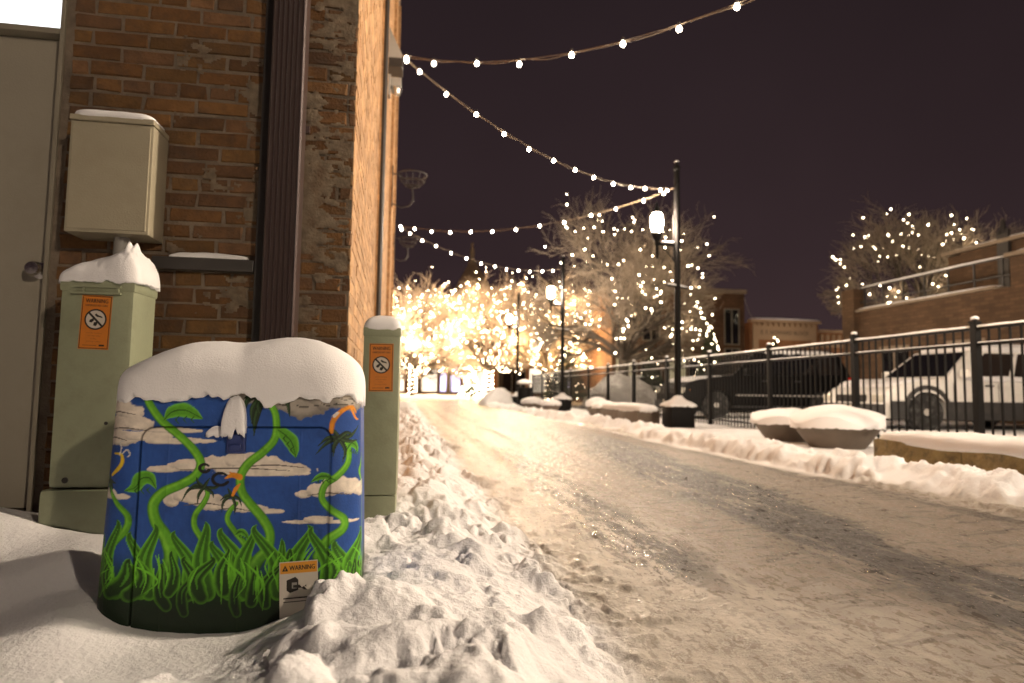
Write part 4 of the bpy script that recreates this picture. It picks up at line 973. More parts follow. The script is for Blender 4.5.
# ------------------------------------------------------------------ cars (nose towards +x, left flank towards +y)
def car(name, label, loc, rz, L_, W_, Hh, paint, kind, snow=True, belt=.98, clad=None, seed=0):
    t = thing(name, label, 'car', loc, rz)
    xf = L_/2; r = .36; wb_f = xf-.88; wb_r = -xf+.92; cl = .22; hw_ = W_/2
    def arc(cx, rr, a0, a1, n=12): return [(cx+rr*math.cos(a), r+rr*math.sin(a)) for a in np.linspace(a0, a1, n)]
    ar = r+.07; a0 = -math.asin((r-cl-.02)/ar)
    hood = belt-.03; nose = belt-.30
    prof = [(xf-.05, cl+.02), (xf, cl+.16), (xf+.01, nose-.16), (xf-.05, nose), (xf-.16, hood-.17), (xf-.42, hood-.07), (xf-.85, hood+.0), (xf-1.38, hood+.05)]
    if kind == 'suv': prof += [(-xf+.12, belt+.06), (-xf+.02, belt-.05), (-xf, cl+.2), (-xf+.06, cl+.02)]
    else: prof += [(-xf+1.0, belt+.06), (-xf+.15, belt+.04), (-xf, belt-.1), (-xf+.02, cl+.16), (-xf+.1, cl+.02)]
    prof += arc(wb_r, ar, PI-a0, a0)[0:] + arc(wb_f, ar, PI-a0, a0)
    import bmesh
    bm = bmesh.new(); k = len(prof)
    la = [bm.verts.new((x, -hw_, z)) for x, z in prof]; lb = [bm.verts.new((x, hw_, z)) for x, z in prof]
    bm.faces.new(la); bm.faces.new(lb[::-1])
    for i in range(k): bm.faces.new([la[i], lb[i], lb[(i+1) % k], la[(i+1) % k]])
    for v in bm.verts:
        if v.co.x > xf-.5: v.co.y *= 1-.12*(v.co.x-(xf-.5))/.5
        if v.co.x < -xf+.3: v.co.y *= .95
        if v.co.z > belt-.3: v.co.y *= .965
    ed = [e for e in bm.edges if len(e.link_faces) == 2 and any(len(f.verts) > 10 for f in e.link_faces) and min(v.co.z for v in e.verts) > .55]
    bmesh.ops.bevel(bm, geom=ed, offset=.05, segments=3, affect='EDGES', profile=.5)
    bmesh.ops.triangulate(bm, faces=[f for f in bm.faces if len(f.verts) > 4])
    bm.verts.index_update(); mb = MB(); mb.add([tuple(v.co) for v in bm.verts], [[v.index for v in f.verts] for f in bm.faces]); bm.free()
    body = mb.build('body', paint, t, smooth=True)
    # greenhouse
    top = Hh; xa, xb = xf-1.36, xf-2.08
    if kind == 'suv': xc, xd = -xf+.30, -xf+.06
    else: xc, xd = -xf+1.35, -xf+.55
    z0 = belt+.01; sl = .15
    def gh(zk, x0, x1, hwid): return [(x0, -hwid, zk), (x0, hwid, zk), (x1, hwid, zk), (x1, -hwid, zk)]
    w0, w1 = hw_*.93, hw_*.76
    zt = top-.05
    v = gh(z0, xa, xd, w0)+gh(zt, xb, xc, w1)+gh(top, xb-.18, xc+.12, w1-.09)
    f = [(0, 1, 5, 4), (1, 2, 6, 5), (2, 3, 7, 6), (3, 0, 4, 7), (4, 5, 9, 8), (5, 6, 10, 9), (6, 7, 11, 10), (7, 4, 8, 11), (8, 9, 10, 11)]
    mb = MB(); mb.add(v, f); mb.build('cabin', paint, t)
    # glass
    def side(u, vv, s): # u 0..1 front to rear, vv 0..1 up
        xs = (xa*(1-vv)+xb*vv); xe = (xd*(1-vv)+xc*vv); x = xs+(xe-xs)*u; return (x, s*((w0*(1-vv)+w1*vv)+.006), z0+(zt-z0)*vv)
    cuts = ((.10, .40), (.435, .68), (.715, .93)) if kind == 'suv' else ((.14, .50), (.54, .86))
    for s in (-1, 1):
        for (a, b) in cuts:
            mb = MB(); mb.add([side(a, .10, s), side(b, .10, s), side(b, .90, s), side(a+(.035 if a < .2 else 0), .90, s)], [(0, 1, 2, 3)]); mb.build('side_window', M['glass'], t)
    def quad(x0, z_0, x1, z_1, ww0, ww1, off): return [(x0+off, -ww0, z_0), (x0+off, ww0, z_0), (x1+off, ww1, z_1), (x1+off, -ww1, z_1)]
    mb = MB(); mb.add(quad(xa-.06, z0+.045, xb+.05, zt-.03, w0-.09, w1-.07, .012), [(0, 1, 2, 3)]); mb.build('windshield', M['glass'], t)
    mb = MB(); mb.add(quad(xd+.03, z0+.10, xc-.03, zt-.05, w0-.12, w1-.09, -.010), [(0, 1, 2, 3)]); mb.build('rear_window', M['glass'], t)
    if clad:
        mb = MB()
        for s in (-1, 1):
            yy = s*(hw_+.008)
            for (x0, x1) in ((xf-.02-.12, wb_f+ar+.0), (wb_f-ar, wb_r+ar), (wb_r-ar, -xf+.05)): mb.box(x0, x1, yy-.015, yy+.012, cl, .56, bev=.005)
            for wx_ in (wb_f, wb_r):
                a_ = np.linspace(-.25, PI+.25, 16); o_ = [(wx_+(ar+.07)*math.cos(q), r+(ar+.07)*math.sin(q)) for q in a_]+[(wx_+(ar-.005)*math.cos(q), r+(ar-.005)*math.sin(q)) for q in a_[::-1]]
                n_ = len(o_); vv_ = [(x, yy-.02, z) for x, z in o_]+[(x, yy+s*.014, z) for x, z in o_]
                ff = [(i, i+1, n_-2-i, n_-1-i) for i in range(15)]; ff += [tuple(q+n_ for q in f_) for f_ in ff]; ff += [(i, i+1, i+1+n_, i+n_) for i in range(n_-1)]
                mb.add(vv_, ff)
        mb.box(xf-.06, xf+.04, -hw_*.90, hw_*.90, cl, .50, bev=.02); mb.box(-xf-.03, -xf+.08, -hw_*.92, hw_*.92, cl, .52, bev=.02)
        mb.build('cladding', clad, t)
    else:
        mb = MB(); mb.box(xf-.06, xf+.05, -hw_*.88, hw_*.88, cl+.04, .46, bev=.02); mb.box(-xf-.03, -xf+.08, -hw_*.9, hw_*.9, cl+.06, .52, bev=.02); mb.build('bumper', M['cladding'], t)
    mb = MB(); mb.box(xf+.04, xf+.055, -.26, .26, .36, .48, bev=.003); mb.build('number_plate', M['white'], t)
    mb = MB(); mb.box(xf-.02, xf+.022, -.42, .42, nose-.15, nose-.01, bev=.008); 
    for k in range(5): mb.box(xf+.01, xf+.030, -.40, .40, nose-.14+.028*k, nose-.13+.028*k)
    mb.build('grille', M['iron'], t)
    for s in (-1, 1):
        mb = MB(); mb.box(xf-.20, xf+.012, s*(hw_*.86-.20), s*(hw_*.885), nose-.155, nose-.01, bev=.02); mb.build('headlight', M['lens'], t)
        mb = MB(); mb.box(xf-.25, xf-.19, s*(hw_*.86), s*(hw_*.905+.010), nose-.12, nose-.05, bev=.01); mb.build('turn_signal', M['amber'], t)
        mb = MB(); mb.box(-xf-.012, -xf+.14, s*(hw_*.70), s*(hw_*.965), belt-.22, belt+.02, bev=.015); mb.build('tail_light', M['red'], t)
        mb = MB(); mb.box(xa-.42, xa-.24, s*(hw_-.03), s*(hw_+.19), belt+.03, belt+.19, bev=.03); mb.build('mirror', paint if not clad else paint, t)
        for hx in ((xf-2.3), (xf-3.2)):
            mb = MB(); mb.box(hx, hx+.17, s*(hw_-.01), s*(hw_+.022), belt-.13, belt-.10, bev=.008); mb.build('door_handle', M['cladding'], t)
        mb = MB()
        for hx in ((xf-1.45), (xf-2.42), (xf-3.35)): mb.box(hx, hx+.008, s*(hw_-.004), s*(hw_+.0035), .30, belt-.07)
        mb.build('door_seam', M['iron'], t)
        mb = MB(); mb.tube([(xb-.2, s*(w1-.08), top+.055), (xc+.2, s*(w1-.08), top+.055)], .016, 8)
        for q in (xb-.25, xc+.25): mb.tube([(q, s*(w1-.08), top-.01), (q, s*(w1-.08), top+.05)], .014, 6)
        if kind == 'suv': mb.build('roof_rail', M['cladding'], t)
    for wx_ in (wb_f, wb_r):
        for s in (-1, 1):
            wl = thing('wheel', '', 'x'); del wl['label']; del wl['category']; wl.parent = t; wl.location = (wx_, s*(hw_-.12), r)
            mb = MB(); mb.lathe([(r*.64, -.10), (r*.93, -.115), (r, -.08), (r, .08), (r*.93, .115), (r*.64, .10), (r*.62, .0)], 36); ty = mb.build('tyre', M['tyre'], wl, smooth=True); ty.rotation_euler = (PI/2, 0, 0)
            mb = MB(); mb.lathe([(r*.64, -.09), (r*.64, .09), (r*.58, .095), (r*.56, .04), (.01, .03)], 30)
            for q in range(6):
                a_ = 2*PI*q/6; c_, s_ = math.cos(a_), math.sin(a_); pr = np.array([c_, s_]); pt = np.array([-s_, c_])
                P4 = [pr*.05+pt*.035, pr*r*.60+pt*.05, pr*r*.60-pt*.05, pr*.05-pt*.035]
                for side_ in (1,): mb.add([(p_[0], p_[1], z_) for z_ in (.04, .085) for p_ in P4], [(0, 1, 2, 3), (4, 5, 6, 7), (0, 1, 5, 4), (1, 2, 6, 5), (2, 3, 7, 6), (3, 0, 4, 7)])
            mb.lathe([(.07, .03), (.065, .10), (.01, .105)], 14); rm = mb.build('rim', M['rim'], wl, smooth=True); rm.rotation_euler = (PI/2 if s < 0 else -PI/2, 0, 0)
    if paint is M['carblack']:
        for s in (-1, 1):
            mb = MB(); mb.box(-xf+.5, xf-1.4, s*(hw_-.002), s*(hw_+.012), .60, .635, bev=.004); mb.build('side_strip', M['rim'], t)
            mb = MB(); mb.box(-xf+.25, xf-1.3, s*(hw_-.05), s*(hw_+.09), .30, .35, bev=.01); mb.build('running_board', M['cladding'], t)
    mb = MB(); mb.box(-xf+.3, xf-.3, -hw_*.7, hw_*.7, .2, .55); mb.build('underbody', M['tyre'], t)
    if snow:
        add_cap('snow_cap', t, (xb-xc)+.10, w1*2+.06, .17 if clad else .09, ((xb+xc)/2, 0, top-.045), exp=3, seed=seed, n=40, amp=.014, drop=.05, res_s=3)
        V, F_ = snow_cap(1.10, hw_*1.82, .055, exp=5, seed=seed+1, n=40, amp=.012, drop=.02, res_s=3); V[:, 2] -= (V[:, 0]).clip(0, 9)**2*.35
        mb = MB(); mb.add(V, F_); mb.build('snow_on_hood', M['snow'], t, smooth='all', loc=(xf-.80, 0, hood-.02))
        # snow lying on the belt line and against the glass
        for s in ((-1, 1) if paint is not M['carblack'] else ()):
            V, F_ = snow_cap(L_-2.6, .09, .075, exp=2.4, seed=seed+3+s, n=18, amp=.022, drop=.04, res_s=3); mb = MB(); mb.add(V, F_)
            mb.build('snow_on_sill', M['snow'], t, smooth='all', loc=(-.35, s*(hw_*.935), belt-.0))
    return t
car('parked_suv', 'white crossover with dark lower cladding and snow on its roof, parked behind the fence', (11.0, 11.3, 0), PI, 4.75, 1.82, 1.60, M['carwhite'], 'suv', True, .98, M['cladding'], 1)
c2 = car('parked_suv', 'large black sport utility vehicle parked beyond the white one', (9.25, 16.0, 0), PI, 4.75, 1.9, 1.78, M['carblack'], 'suv', True, 1.10, None, 11)
car('parked_car', 'low dark sedan parked beyond the black sport utility vehicle, beside the grey snow pile', (11.2, 20.4, 0), PI, 4.5, 1.76, 1.38, M['cargrey'], 'sedan', True, .88, None, 21)
car('parked_car', 'dark sedan parked at the far end of the lot, mostly hidden by the fence', (10.2, 27.5, 0), PI, 4.4, 1.76, 1.38, M['cargrey'], 'sedan', True, .88, None, 31)

# ------------------------------------------------------------------ trees
def tubes_mesh(branches, nside):
    """branches: list of (pts Nx3, radii N); returns V, F (quads)"""
    Vs, Fs, off = [], [], 0
    for P, R in branches:
        P = np.asarray(P); k = len(P); n = nside(R[0])
        d = np.gradient(P, axis=0); d /= np.linalg.norm(d, axis=1)[:, None]+1e-9
        a = np.array([0, 0, 1.]) if abs(d[0, 2]) < .9 else np.array([1., 0, 0])
        u = np.cross(d, a); u /= np.linalg.norm(u, axis=1)[:, None]+1e-9; w_ = np.cross(d, u)
        th = 2*PI*np.arange(n)/n
        V = P[:, None]+np.array(R)[:, None, None]*(np.cos(th)[None, :, None]*u[:, None]+np.sin(th)[None, :, None]*w_[:, None])
        i = np.arange(k*n).reshape(k, n); j = np.roll(i, -1, 1)
        Vs.append(V.reshape(-1, 3)); Fs.append(np.stack([i[:-1], j[:-1], j[1:], i[1:]], -1).reshape(-1, 4)+off); off += k*n
    return np.vstack(Vs), np.vstack(Fs)
M['twig_lit'] = mat('snowy_twigs_lit', (.62, .52, .42), .9, var=.3, vs=3)  # snowy twigs made paler, putting the bulbs' glow into their colour
def bare_tree(name, label, loc, centre, radii, fork, trunk_r, seed, n_twig, bulbs, bulb_r=.03, bulb_mat='bulb_t', shell=.55, trunk_wrap=0, twig_r=.010, lean=0, group=None, twm='twig'):
    """space-filling bare crown: limbs fan out of the fork towards an ellipsoid, each splitting again and again"""
    r = np.random.default_rng(seed); C0 = np.array(centre, float); Rd = np.array(radii, float)
    t = thing(name, label, 'tree', loc, group=group)
    f = np.array([lean, 0, fork]); big = [(np.array([[0, 0, -.1], [lean*.2, 0, .15], [lean*.5, .02, fork*.5], f]), [trunk_r*1.25, trunk_r, trunk_r*.86, trunk_r*.8])]
    fine = []; tips = []; levs = []
    inside = lambda p: (((p-C0)/Rd)**2).sum()
    def grow(p, d, L, rad, lev):
        k = 5; pts = [p]; q = p.copy(); dd = d.copy()
        for i in range(k-1):
            dd = dd+r.normal(0, .10, 3)+np.array([0, 0, -.02 if lev > 2 else .01]); dd /= np.linalg.norm(dd); q = q+dd*L/(k-1); pts.append(q)
            if inside(q) > 1.12 and lev > 1: break
        pts = np.array(pts); rr = np.linspace(rad, rad*.62, len(pts))
        (big if lev <= 2 else fine).append((pts, rr)); (None if lev <= 2 else levs.append(lev)); tips.append((pts[-1], lev)); tips.append((pts[len(pts)//2], lev))
        if len(pts) < 3 or lev >= 6: return
        nchild = {0: 4, 1: 4, 2: 4, 3: 4, 4: 3, 5: 3}[lev]
        for c in range(nchild):
            s = .38+.62*(c+r.random()*.6)/nchild; s = min(s, 1); i = s*(len(pts)-1); i0 = min(int(i), len(pts)-2); b = pts[i0]+(pts[i0+1]-pts[i0])*(i-i0)
            a = np.cross(dd, r.normal(0, 1, 3)); a /= np.linalg.norm(a)+1e-9
            an = R_(r.uniform(22, 54)); outw = (b-np.array([0, 0, fork*.8])); outw /= np.linalg.norm(outw)+1e-9
            nd = dd*math.cos(an)+a*math.sin(an)+outw*.22; nd /= np.linalg.norm(nd)
            grow(b, nd, L*r.uniform(.58, .80), max(rad*.50, twig_r*(.55 if lev >= 4 else .8)), lev+1)
    nl = 11
    for k in range(nl):
        az = 2*PI*(k+r.uniform(-.3, .3))/nl; el = R_((r.uniform(60, 84), r.uniform(14, 30), r.uniform(35, 55))[k % 3])
        d = np.array([math.cos(az)*math.cos(el), math.sin(az)*math.cos(el), math.sin(el)])
        # reach of the ellipsoid in that direction
        A = ((d/Rd)**2).sum(); o_ = (f-C0); B = 2*(o_*d/Rd**2).sum(); Cc = ((o_/Rd)**2).sum()-1; D = B*B-4*A*Cc
        reach = (-B+math.sqrt(max(D, 0)))/(2*A) if D > 0 else Rd.min()
        grow(f-np.array([0, 0, r.random()*.25]), d, reach*.42, trunk_r*.46, 0)
    if len(fine) > n_twig: 
        sel = np.argsort(np.array(levs)+r.random(len(levs))*.5)[:n_twig]; fine = [fine[i] for i in sel]
    V, F = tubes_mesh(big, lambda x: 8 if x > .06 else 5); tk = fast_mesh('trunk', V, F, M['bark']); tk.parent = t
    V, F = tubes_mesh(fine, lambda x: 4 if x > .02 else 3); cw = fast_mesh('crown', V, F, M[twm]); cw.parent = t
    # lights wound through the branches
    P = np.array([p for p, l in tips if l >= 2]); q = (((P-C0)/Rd)**2).sum(1); P = P[q > shell**2]
    P = P[r.permutation(len(P))[:bulbs]]+r.normal(0, .03, (min(bulbs, len(P)), 3))
    if trunk_wrap:
        z = np.linspace(.25, fork, trunk_wrap); a = z*23; P = np.vstack([P, np.stack([lean*.5*z/fork+(trunk_r+.03)*np.cos(a), (trunk_r+.03)*np.sin(a), z], -1)])
        for i in range(nl):
            pts = big[1+i*1][0]
        lim = [b for b in big[1:] if b[1][0] > trunk_r*.3]
        ex_ = []
        for pts, rr in lim:
            for s in np.linspace(0, len(pts)-1.01, 14): i0 = int(s); ex_.append(pts[i0]+(pts[i0+1]-pts[i0])*(s-i0)+r.normal(0, .05, 3))
        P = np.vstack([P, np.array(ex_)])
    ball(P, bulb_r, M[bulb_mat], t, loc, label)
    return t, P+np.array(loc)
def ball(P, br, m, t, loc, label):
    g = (1+5**.5)/2; iv = np.array([(-1, g, 0), (1, g, 0), (-1, -g, 0), (1, -g, 0), (0, -1, g), (0, 1, g), (0, -1, -g), (0, 1, -g), (g, 0, -1), (g, 0, 1), (-g, 0, -1), (-g, 0, 1)])/math.sqrt(1+g*g)
    ifc = np.array([(0, 11, 5), (0, 5, 1), (0, 1, 7), (0, 7, 10), (0, 10, 11), (1, 5, 9), (5, 11, 4), (11, 10, 2), (10, 7, 6), (7, 1, 8), (3, 9, 4), (3, 4, 2), (3, 2, 6), (3, 6, 8), (3, 8, 9), (4, 9, 5), (2, 4, 11), (6, 2, 10), (8, 6, 7), (9, 8, 1)])
    rr = br*(.8+.5*np.random.default_rng(len(P)).random(len(P)))
    V = (P[:, None]+iv[None]*rr[:, None, None]).reshape(-1, 3); F = (ifc[None]+12*np.arange(len(P))[:, None, None]).reshape(-1, 3)
    o = fast_mesh('fairy_lights', V, F, m); o.location = loc
    tag(o, 'tiny warm lights wound through the '+label.split(',')[0].replace('lit ', ''), 'fairy lights', None, 'stuff')
    return o
def glow(name, loc, watts, parent=None, col=(1, .74, .44), r=.06):
    l = bpy.data.lights.new(name, 'POINT'); l.energy = watts; l.color = col; l.shadow_soft_size = r
    o = bpy.data.objects.new(name, l); COL.objects.link(o); o.location = loc; return o
TA = []
t1, P1 = bare_tree('bare_tree', 'big bare tree behind the fence, strung with scattered bulbs', (8.1, 23, 0), (.35, 0, 5.0), (4.7, 4.0, 3.5), 2.0, .24, 41, 15000, 250, .024, shell=.55, twig_r=.012)
t2, P2 = bare_tree('bare_tree', 'bare lit tree above the brick terrace wall', (20.3, 22.3, 0), (0, 0, 6.1), (4.2, 3.4, 3.0), 3.0, .2, 41, 9000, 200, .026, shell=.3, twig_r=.013)
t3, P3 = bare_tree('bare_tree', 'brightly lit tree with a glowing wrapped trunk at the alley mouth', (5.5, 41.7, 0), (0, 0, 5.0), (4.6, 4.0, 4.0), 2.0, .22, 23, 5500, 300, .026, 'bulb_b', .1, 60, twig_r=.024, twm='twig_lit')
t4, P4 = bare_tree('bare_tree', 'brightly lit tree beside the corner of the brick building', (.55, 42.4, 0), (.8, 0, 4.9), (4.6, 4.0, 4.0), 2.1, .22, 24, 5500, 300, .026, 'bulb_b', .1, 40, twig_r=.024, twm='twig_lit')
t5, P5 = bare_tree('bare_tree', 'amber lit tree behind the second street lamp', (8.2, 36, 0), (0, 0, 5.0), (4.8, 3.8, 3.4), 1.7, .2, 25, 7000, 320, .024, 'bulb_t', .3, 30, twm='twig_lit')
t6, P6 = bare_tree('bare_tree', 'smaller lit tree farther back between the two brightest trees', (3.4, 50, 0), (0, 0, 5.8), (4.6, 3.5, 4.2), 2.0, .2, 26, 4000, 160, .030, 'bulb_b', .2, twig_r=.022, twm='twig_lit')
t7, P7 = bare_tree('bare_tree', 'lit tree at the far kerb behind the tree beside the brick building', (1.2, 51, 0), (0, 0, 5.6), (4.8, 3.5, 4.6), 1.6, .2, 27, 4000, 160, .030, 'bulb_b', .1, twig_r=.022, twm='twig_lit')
def cone_tree(label, loc, h, w_, bulbs, seed, br=.03, bm='bulb_t'):
    r = np.random.default_rng(seed); t = thing('small_conifer', label, 'tree', loc); tw = []
    for k in range(int(420*h/3)):
        z = .25+(h-.3)*r.random()**1.2; R = w_/2*(1-z/h)*1.0+.05; a = r.random()*2*PI; d = np.array([math.cos(a), math.sin(a), .25])
        p0 = np.array([0, 0, z]); pts = np.array([p0, p0+d*R*.5, p0+d*R+np.array([0, 0, -.06])]); tw.append((pts, [.014, .01, .005]))
        for s in (-.6, .6):
            e = p0+d*R*.55; dd = np.array([math.cos(a+s), math.sin(a+s), .1]); tw.append((np.array([e, e+dd*R*.25, e+dd*R*.5]), [.012, .01, .006]))
    V, F = tubes_mesh(tw, lambda x: 4); c = fast_mesh('crown', V, F, M['conifer']); c.parent = t
    V, F = tubes_mesh([(np.array([[0, 0, -.1], [0, 0, h*.5], [0, 0, h]]), [.05, .035, .01])], lambda x: 6); c = fast_mesh('trunk', V, F, M['bark']); c.parent = t
    z = .3+(h-.3)*r.random(bulbs)**1.3; a = r.random(bulbs)*2*PI; R = w_/2*(1-z/h)+.06
    ball(np.stack([R*np.cos(a), R*np.sin(a), z], -1), br, M[bm], t, loc, label)
M['conifer'] = mat('needles', (.06, .075, .035), .9, var=.4)
cone_tree('lit conifer behind the fence, right of the nearest lamp post', (11.9, 23.6, 0), 3.3, 1.9, 70, 1, .022)
cone_tree('small lit conifer in front of the dark office building, left of the nearest lamp post', (10.6, 26.5, 0), 2.4, 1.8, 36, 2, .024)
cone_tree('slim lit conifer at the right edge of the office building', (16.6, 26.6, 0), 3.3, 1.0, 26, 3, .024)
cone_tree('rounded lit shrub between the two brightest trees', (4.2, 40.6, 0), 2.0, 1.7, 120, 4, .035, 'bulb_b')
cone_tree('lit conifer under the big bare tree', (6.9, 26.8, 0), 2.6, 2.2, 40, 5, .022)
lamps_in_trees = []
for (P, n, wt, cl) in ((P1, 9, 125, (1, .76, .48)), (P2, 6, 200, (1, .76, .48)), (P3, 12, 1500, (1, .64, .34)), (P4, 12, 2200, (1, .68, .40)), (P5, 9, 2600, (1, .62, .28)), (P6, 7, 1800, (1, .64, .34)), (P7, 7, 2200, (1, .68, .40))):
    c = P.mean(0); Q = P[(P[:, 1] < c[1]-.4) & (P[:, 2] > c[2]-2.4)]
    az = np.arctan2(Q[:, 2]-c[2], Q[:, 0]-c[0]); q = Q[np.argsort(az)]
    for k in range(n):
        p = q[(k*len(q))//n]; o = glow('tree_glow_lamp', tuple(p+np.array([0, -.35, 0])), wt/n, None, cl, .04)

# ------------------------------------------------------------------ buildings beyond
def window(mb_, bld_, x, z, w_, h_, y, m, frame=True):
    g = MB(); g.box(x-w_/2, x+w_/2, y-.03, y+.02, z, z+h_); fr = g.build('window', m, bld_)
    if frame:
        g = MB(); f_ = .06
        for q in ((x-w_/2-f_, x-w_/2, z, z+h_), (x+w_/2, x+w_/2+f_, z, z+h_), (x-w_/2-f_, x+w_/2+f_, z+h_, z+h_+f_), (x-w_/2-f_, x+w_/2+f_, z-f_, z), (x-.02, x+.02, z, z+h_)): g.box(q[0], q[1], y-.08, y-.031, q[2], q[3])
        g.build('frame', M['doorframe'], fr)
    return fr
M['brick_dark'] = mat('brick_brown', (.15, .078, .04), .9, var=.25, vs=1.5, bump=.01, bs=12)  # dark brown brick of the office building and turret
M['brick_warm'] = mat('brick_orange', (.36, .165, .07), .9, var=.2, vs=1.5)
M['stucco'] = mat('buff_stucco', (.46, .32, .20), .9, var=.12)
def brick_tex(m, c, scale, dark=.6):
    nt = m.node_tree; p = nt.nodes['Principled BSDF']; L = nt.links.new; old = p.inputs['Base Color'].links[0].from_socket
    tc = N(nt, 'ShaderNodeTexCoord'); sp = N(nt, 'ShaderNodeSeparateXYZ'); L(tc.outputs['Object'], sp.inputs[0])
    ad = N(nt, 'ShaderNodeMath', operation='ADD'); L(sp.outputs[0], ad.inputs[0]); L(sp.outputs[1], ad.inputs[1])
    cb = N(nt, 'ShaderNodeCombineXYZ'); L(ad.outputs[0], cb.inputs[0]); L(sp.outputs[2], cb.inputs[1])
    b = N(nt, 'ShaderNodeTexBrick'); L(cb.outputs[0], b.inputs['Vector']); b.inputs['Scale'].default_value = scale
    b.inputs['Color1'].default_value = (1, 1, 1, 1); b.inputs['Color2'].default_value = (dark, dark*.95, dark*.9, 1); b.inputs['Mortar'].default_value = (.62, .62, .62, 1)
    b.inputs['Mortar Size'].default_value = .022; b.inputs['Brick Width'].default_value = .42; b.inputs['Row Height'].default_value = .15
    mx = N(nt, 'ShaderNodeMix', data_type='RGBA', blend_type='MULTIPLY'); mx.inputs[0].default_value = 1; L(old, mx.inputs[6]); L(b.outputs['Color'], mx.inputs[7]); L(mx.outputs[2], p.inputs['Base Color'])
brick_tex(M['brick_far'], None, 1.6); brick_tex(M['brick_dark'], None, 1.6); brick_tex(M['brick_warm'], None, 1.6, .75)
# office building behind the big tree
b = thing('office_building', 'long brown brick office building behind the big bare tree', 'building', (14.2, 36, 0))
mb = MB(); mb.box(-3.3, 4.4, -3.2, 5, -.2, 6.2); mb.build('wall', M['brick_dark'], b)
mb = MB(); mb.box(-3.4, 4.5, -3.32, 5.1, 6.2, 6.45, bev=.03); mb.build('roof', M['stone'], b)
mb = MB(); mb.box(-3.1, 2.4, -3.28, -3.201, 2.55, 2.8); mb.box(-3.1, 2.4, -3.28, -3.201, .9, 1.1); mb.build('sill_band', M['stone'], b)
for x, m in ((-2.5, 'winyel'), (-1.1, 'glass'), (.3, 'winyel'), (1.6, 'glass')): window(None, b, x, 1.15, 1.1, 1.3, -3.2, M[m])
for x in (-2.5, -1.1, .3, 1.6): window(None, b, x, 3.5, .9, 1.5, -3.2, M['glass'])
for z in (1.2, 3.4): window(None, b, 3.6, z, .8, 1.9, -3.2, M['glass'])
# brick terrace on the right
b = thing('brick_terrace', 'brick terrace building with a railing and snow-lined parapets right of the parked cars', 'building', (16, 15, 0))
mb = MB(); mb.box(-2, 4, -9, 3.3, -.2, 3.25); mb.build('wall', M['brick_far'], b)
mb = MB(); mb.box(-2.15, -1.75, 2.9, 3.45, -.2, 4.0, bev=.02); mb.build('pillar', M['brick_far'], b)
mb = MB(); mb.box(.4, 4.2, -9, 1.5, 3.25, 4.95); mb.box(.4, 4.2, 1.5, 1.95, 3.25, 4.9); mb.build('upper_wall', M['brick_far'], b)
mb = MB(); mb.box(-2.0, .4, -9, -2.25, 3.25, 3.95); mb.build('stair_block', M['brick_far'], b)
mb = MB(); mb.box(.25, 4.3, -9.1, 2.05, 4.95, 5.06, bev=.02); mb.box(-2.1, -1.7, -1.9, 2.89, 3.25, 3.33, bev=.015); mb.box(-2.12, .5, -9.1, -2.2, 3.95, 4.05, bev=.02); mb.build('coping', M['stone'], b)
V, F_ = snow_cap(.40, 4.8, .035, exp=4, seed=4, n=26, amp=.01, drop=.01); mb = MB(); mb.add(V+np.array([-1.9, .5, 3.33]), F_)
V, F_ = snow_cap(.35, 11.1, .05, exp=4, seed=5, n=26, amp=.01, drop=.01); mb.add(V+np.array([.5, -3.5, 5.06]), F_)
V, F_ = snow_cap(.35, 6.7, .04, exp=4, seed=6, n=26, amp=.01, drop=.01); mb.add(V+np.array([-1.9, -5.6, 4.05]), F_); mb.build('snow_cap', M['snow'], b, smooth='all')
mb = MB()
for z in (3.55, 3.98): mb.box(-1.93, -1.89, -2.2, 2.9, z, z+.035)
for y in np.arange(-2.0, 2.9, .78): mb.box(-1.93, -1.89, y, y+.04, 3.33, 3.98)
rl = mb.build('railing', M['iron'], b)
V, F_ = snow_cap(.05, 5.0, .05, exp=3, seed=8, n=12, amp=.006, drop=0); mb = MB(); mb.add(V+np.array([-1.91, .35, 4.015]), F_); mb.build('snow_on_rail', M['snow'], rl, smooth='all')
mb = MB(); mb.box(.28, .38, -.15, .2, 3.25, 5.3, bev=.01); mb.tube([(.32, .02, 5.2), (.32, .02, 5.6)], [.12, .04], 10); mb.build('vent_pipe', M['iron'], b)
for y in (-6.5, -3.6, -1.0, 1.4):
    g = MB(); g.box(-2.03, -1.98, y-.5, y+.5, .9, 2.0); w1_ = g.build('window', M['glass'], b)
    g = MB(); g.box(-2.06, -2.031, y-.56, y+.56, 2.0, 2.1); g.box(-2.06, -2.031, y-.56, y+.56, .82, .9); g.box(-2.06, -2.031, y-.02, y+.02, .9, 2.0); g.build('frame', M['stone'], w1_)
# far commercial block with a named parapet
b = thing('block_building', 'orange brick commercial block with buff cornice and a lettered parapet, far behind the fence', 'building', (35.3, 55, 0))
mb = MB(); mb.box(-3.6, 3.4, 0, 10, -.2, 7.35); mb.build('wall', M['brick_warm'], b)
mb = MB(); mb.box(-3.35, 3.15, -.12, -.001, 5.75, 7.3); 
for x in (-3.1, 2.9): mb.box(x-.28, x+.28, -.16, -.001, 0, 5.74)
mb.box(-3.7, 3.5, -.4, .3, 7.36, 7.62, bev=.04)
for k in range(11): mb.box(-3.0+.56*k, -2.82+.56*k, -.34, -.121, 7.05, 7.35)
mb.box(-2.3, 2.1, -.14, -.001, 4.3, 4.65); mb.build('cornice', M['stucco'], b)
v, f = text_geo('E. F. HOWARD BLOCK', .55); v[:, 0] *= 4.9/(v[:, 0].max()-v[:, 0].min()); mb = MB(); mb.add(np.stack([v[:, 0]-.1, np.full(len(v), -.128), v[:, 1]+6.25], -1), f); mb.build('lettering', M['bark'], b)
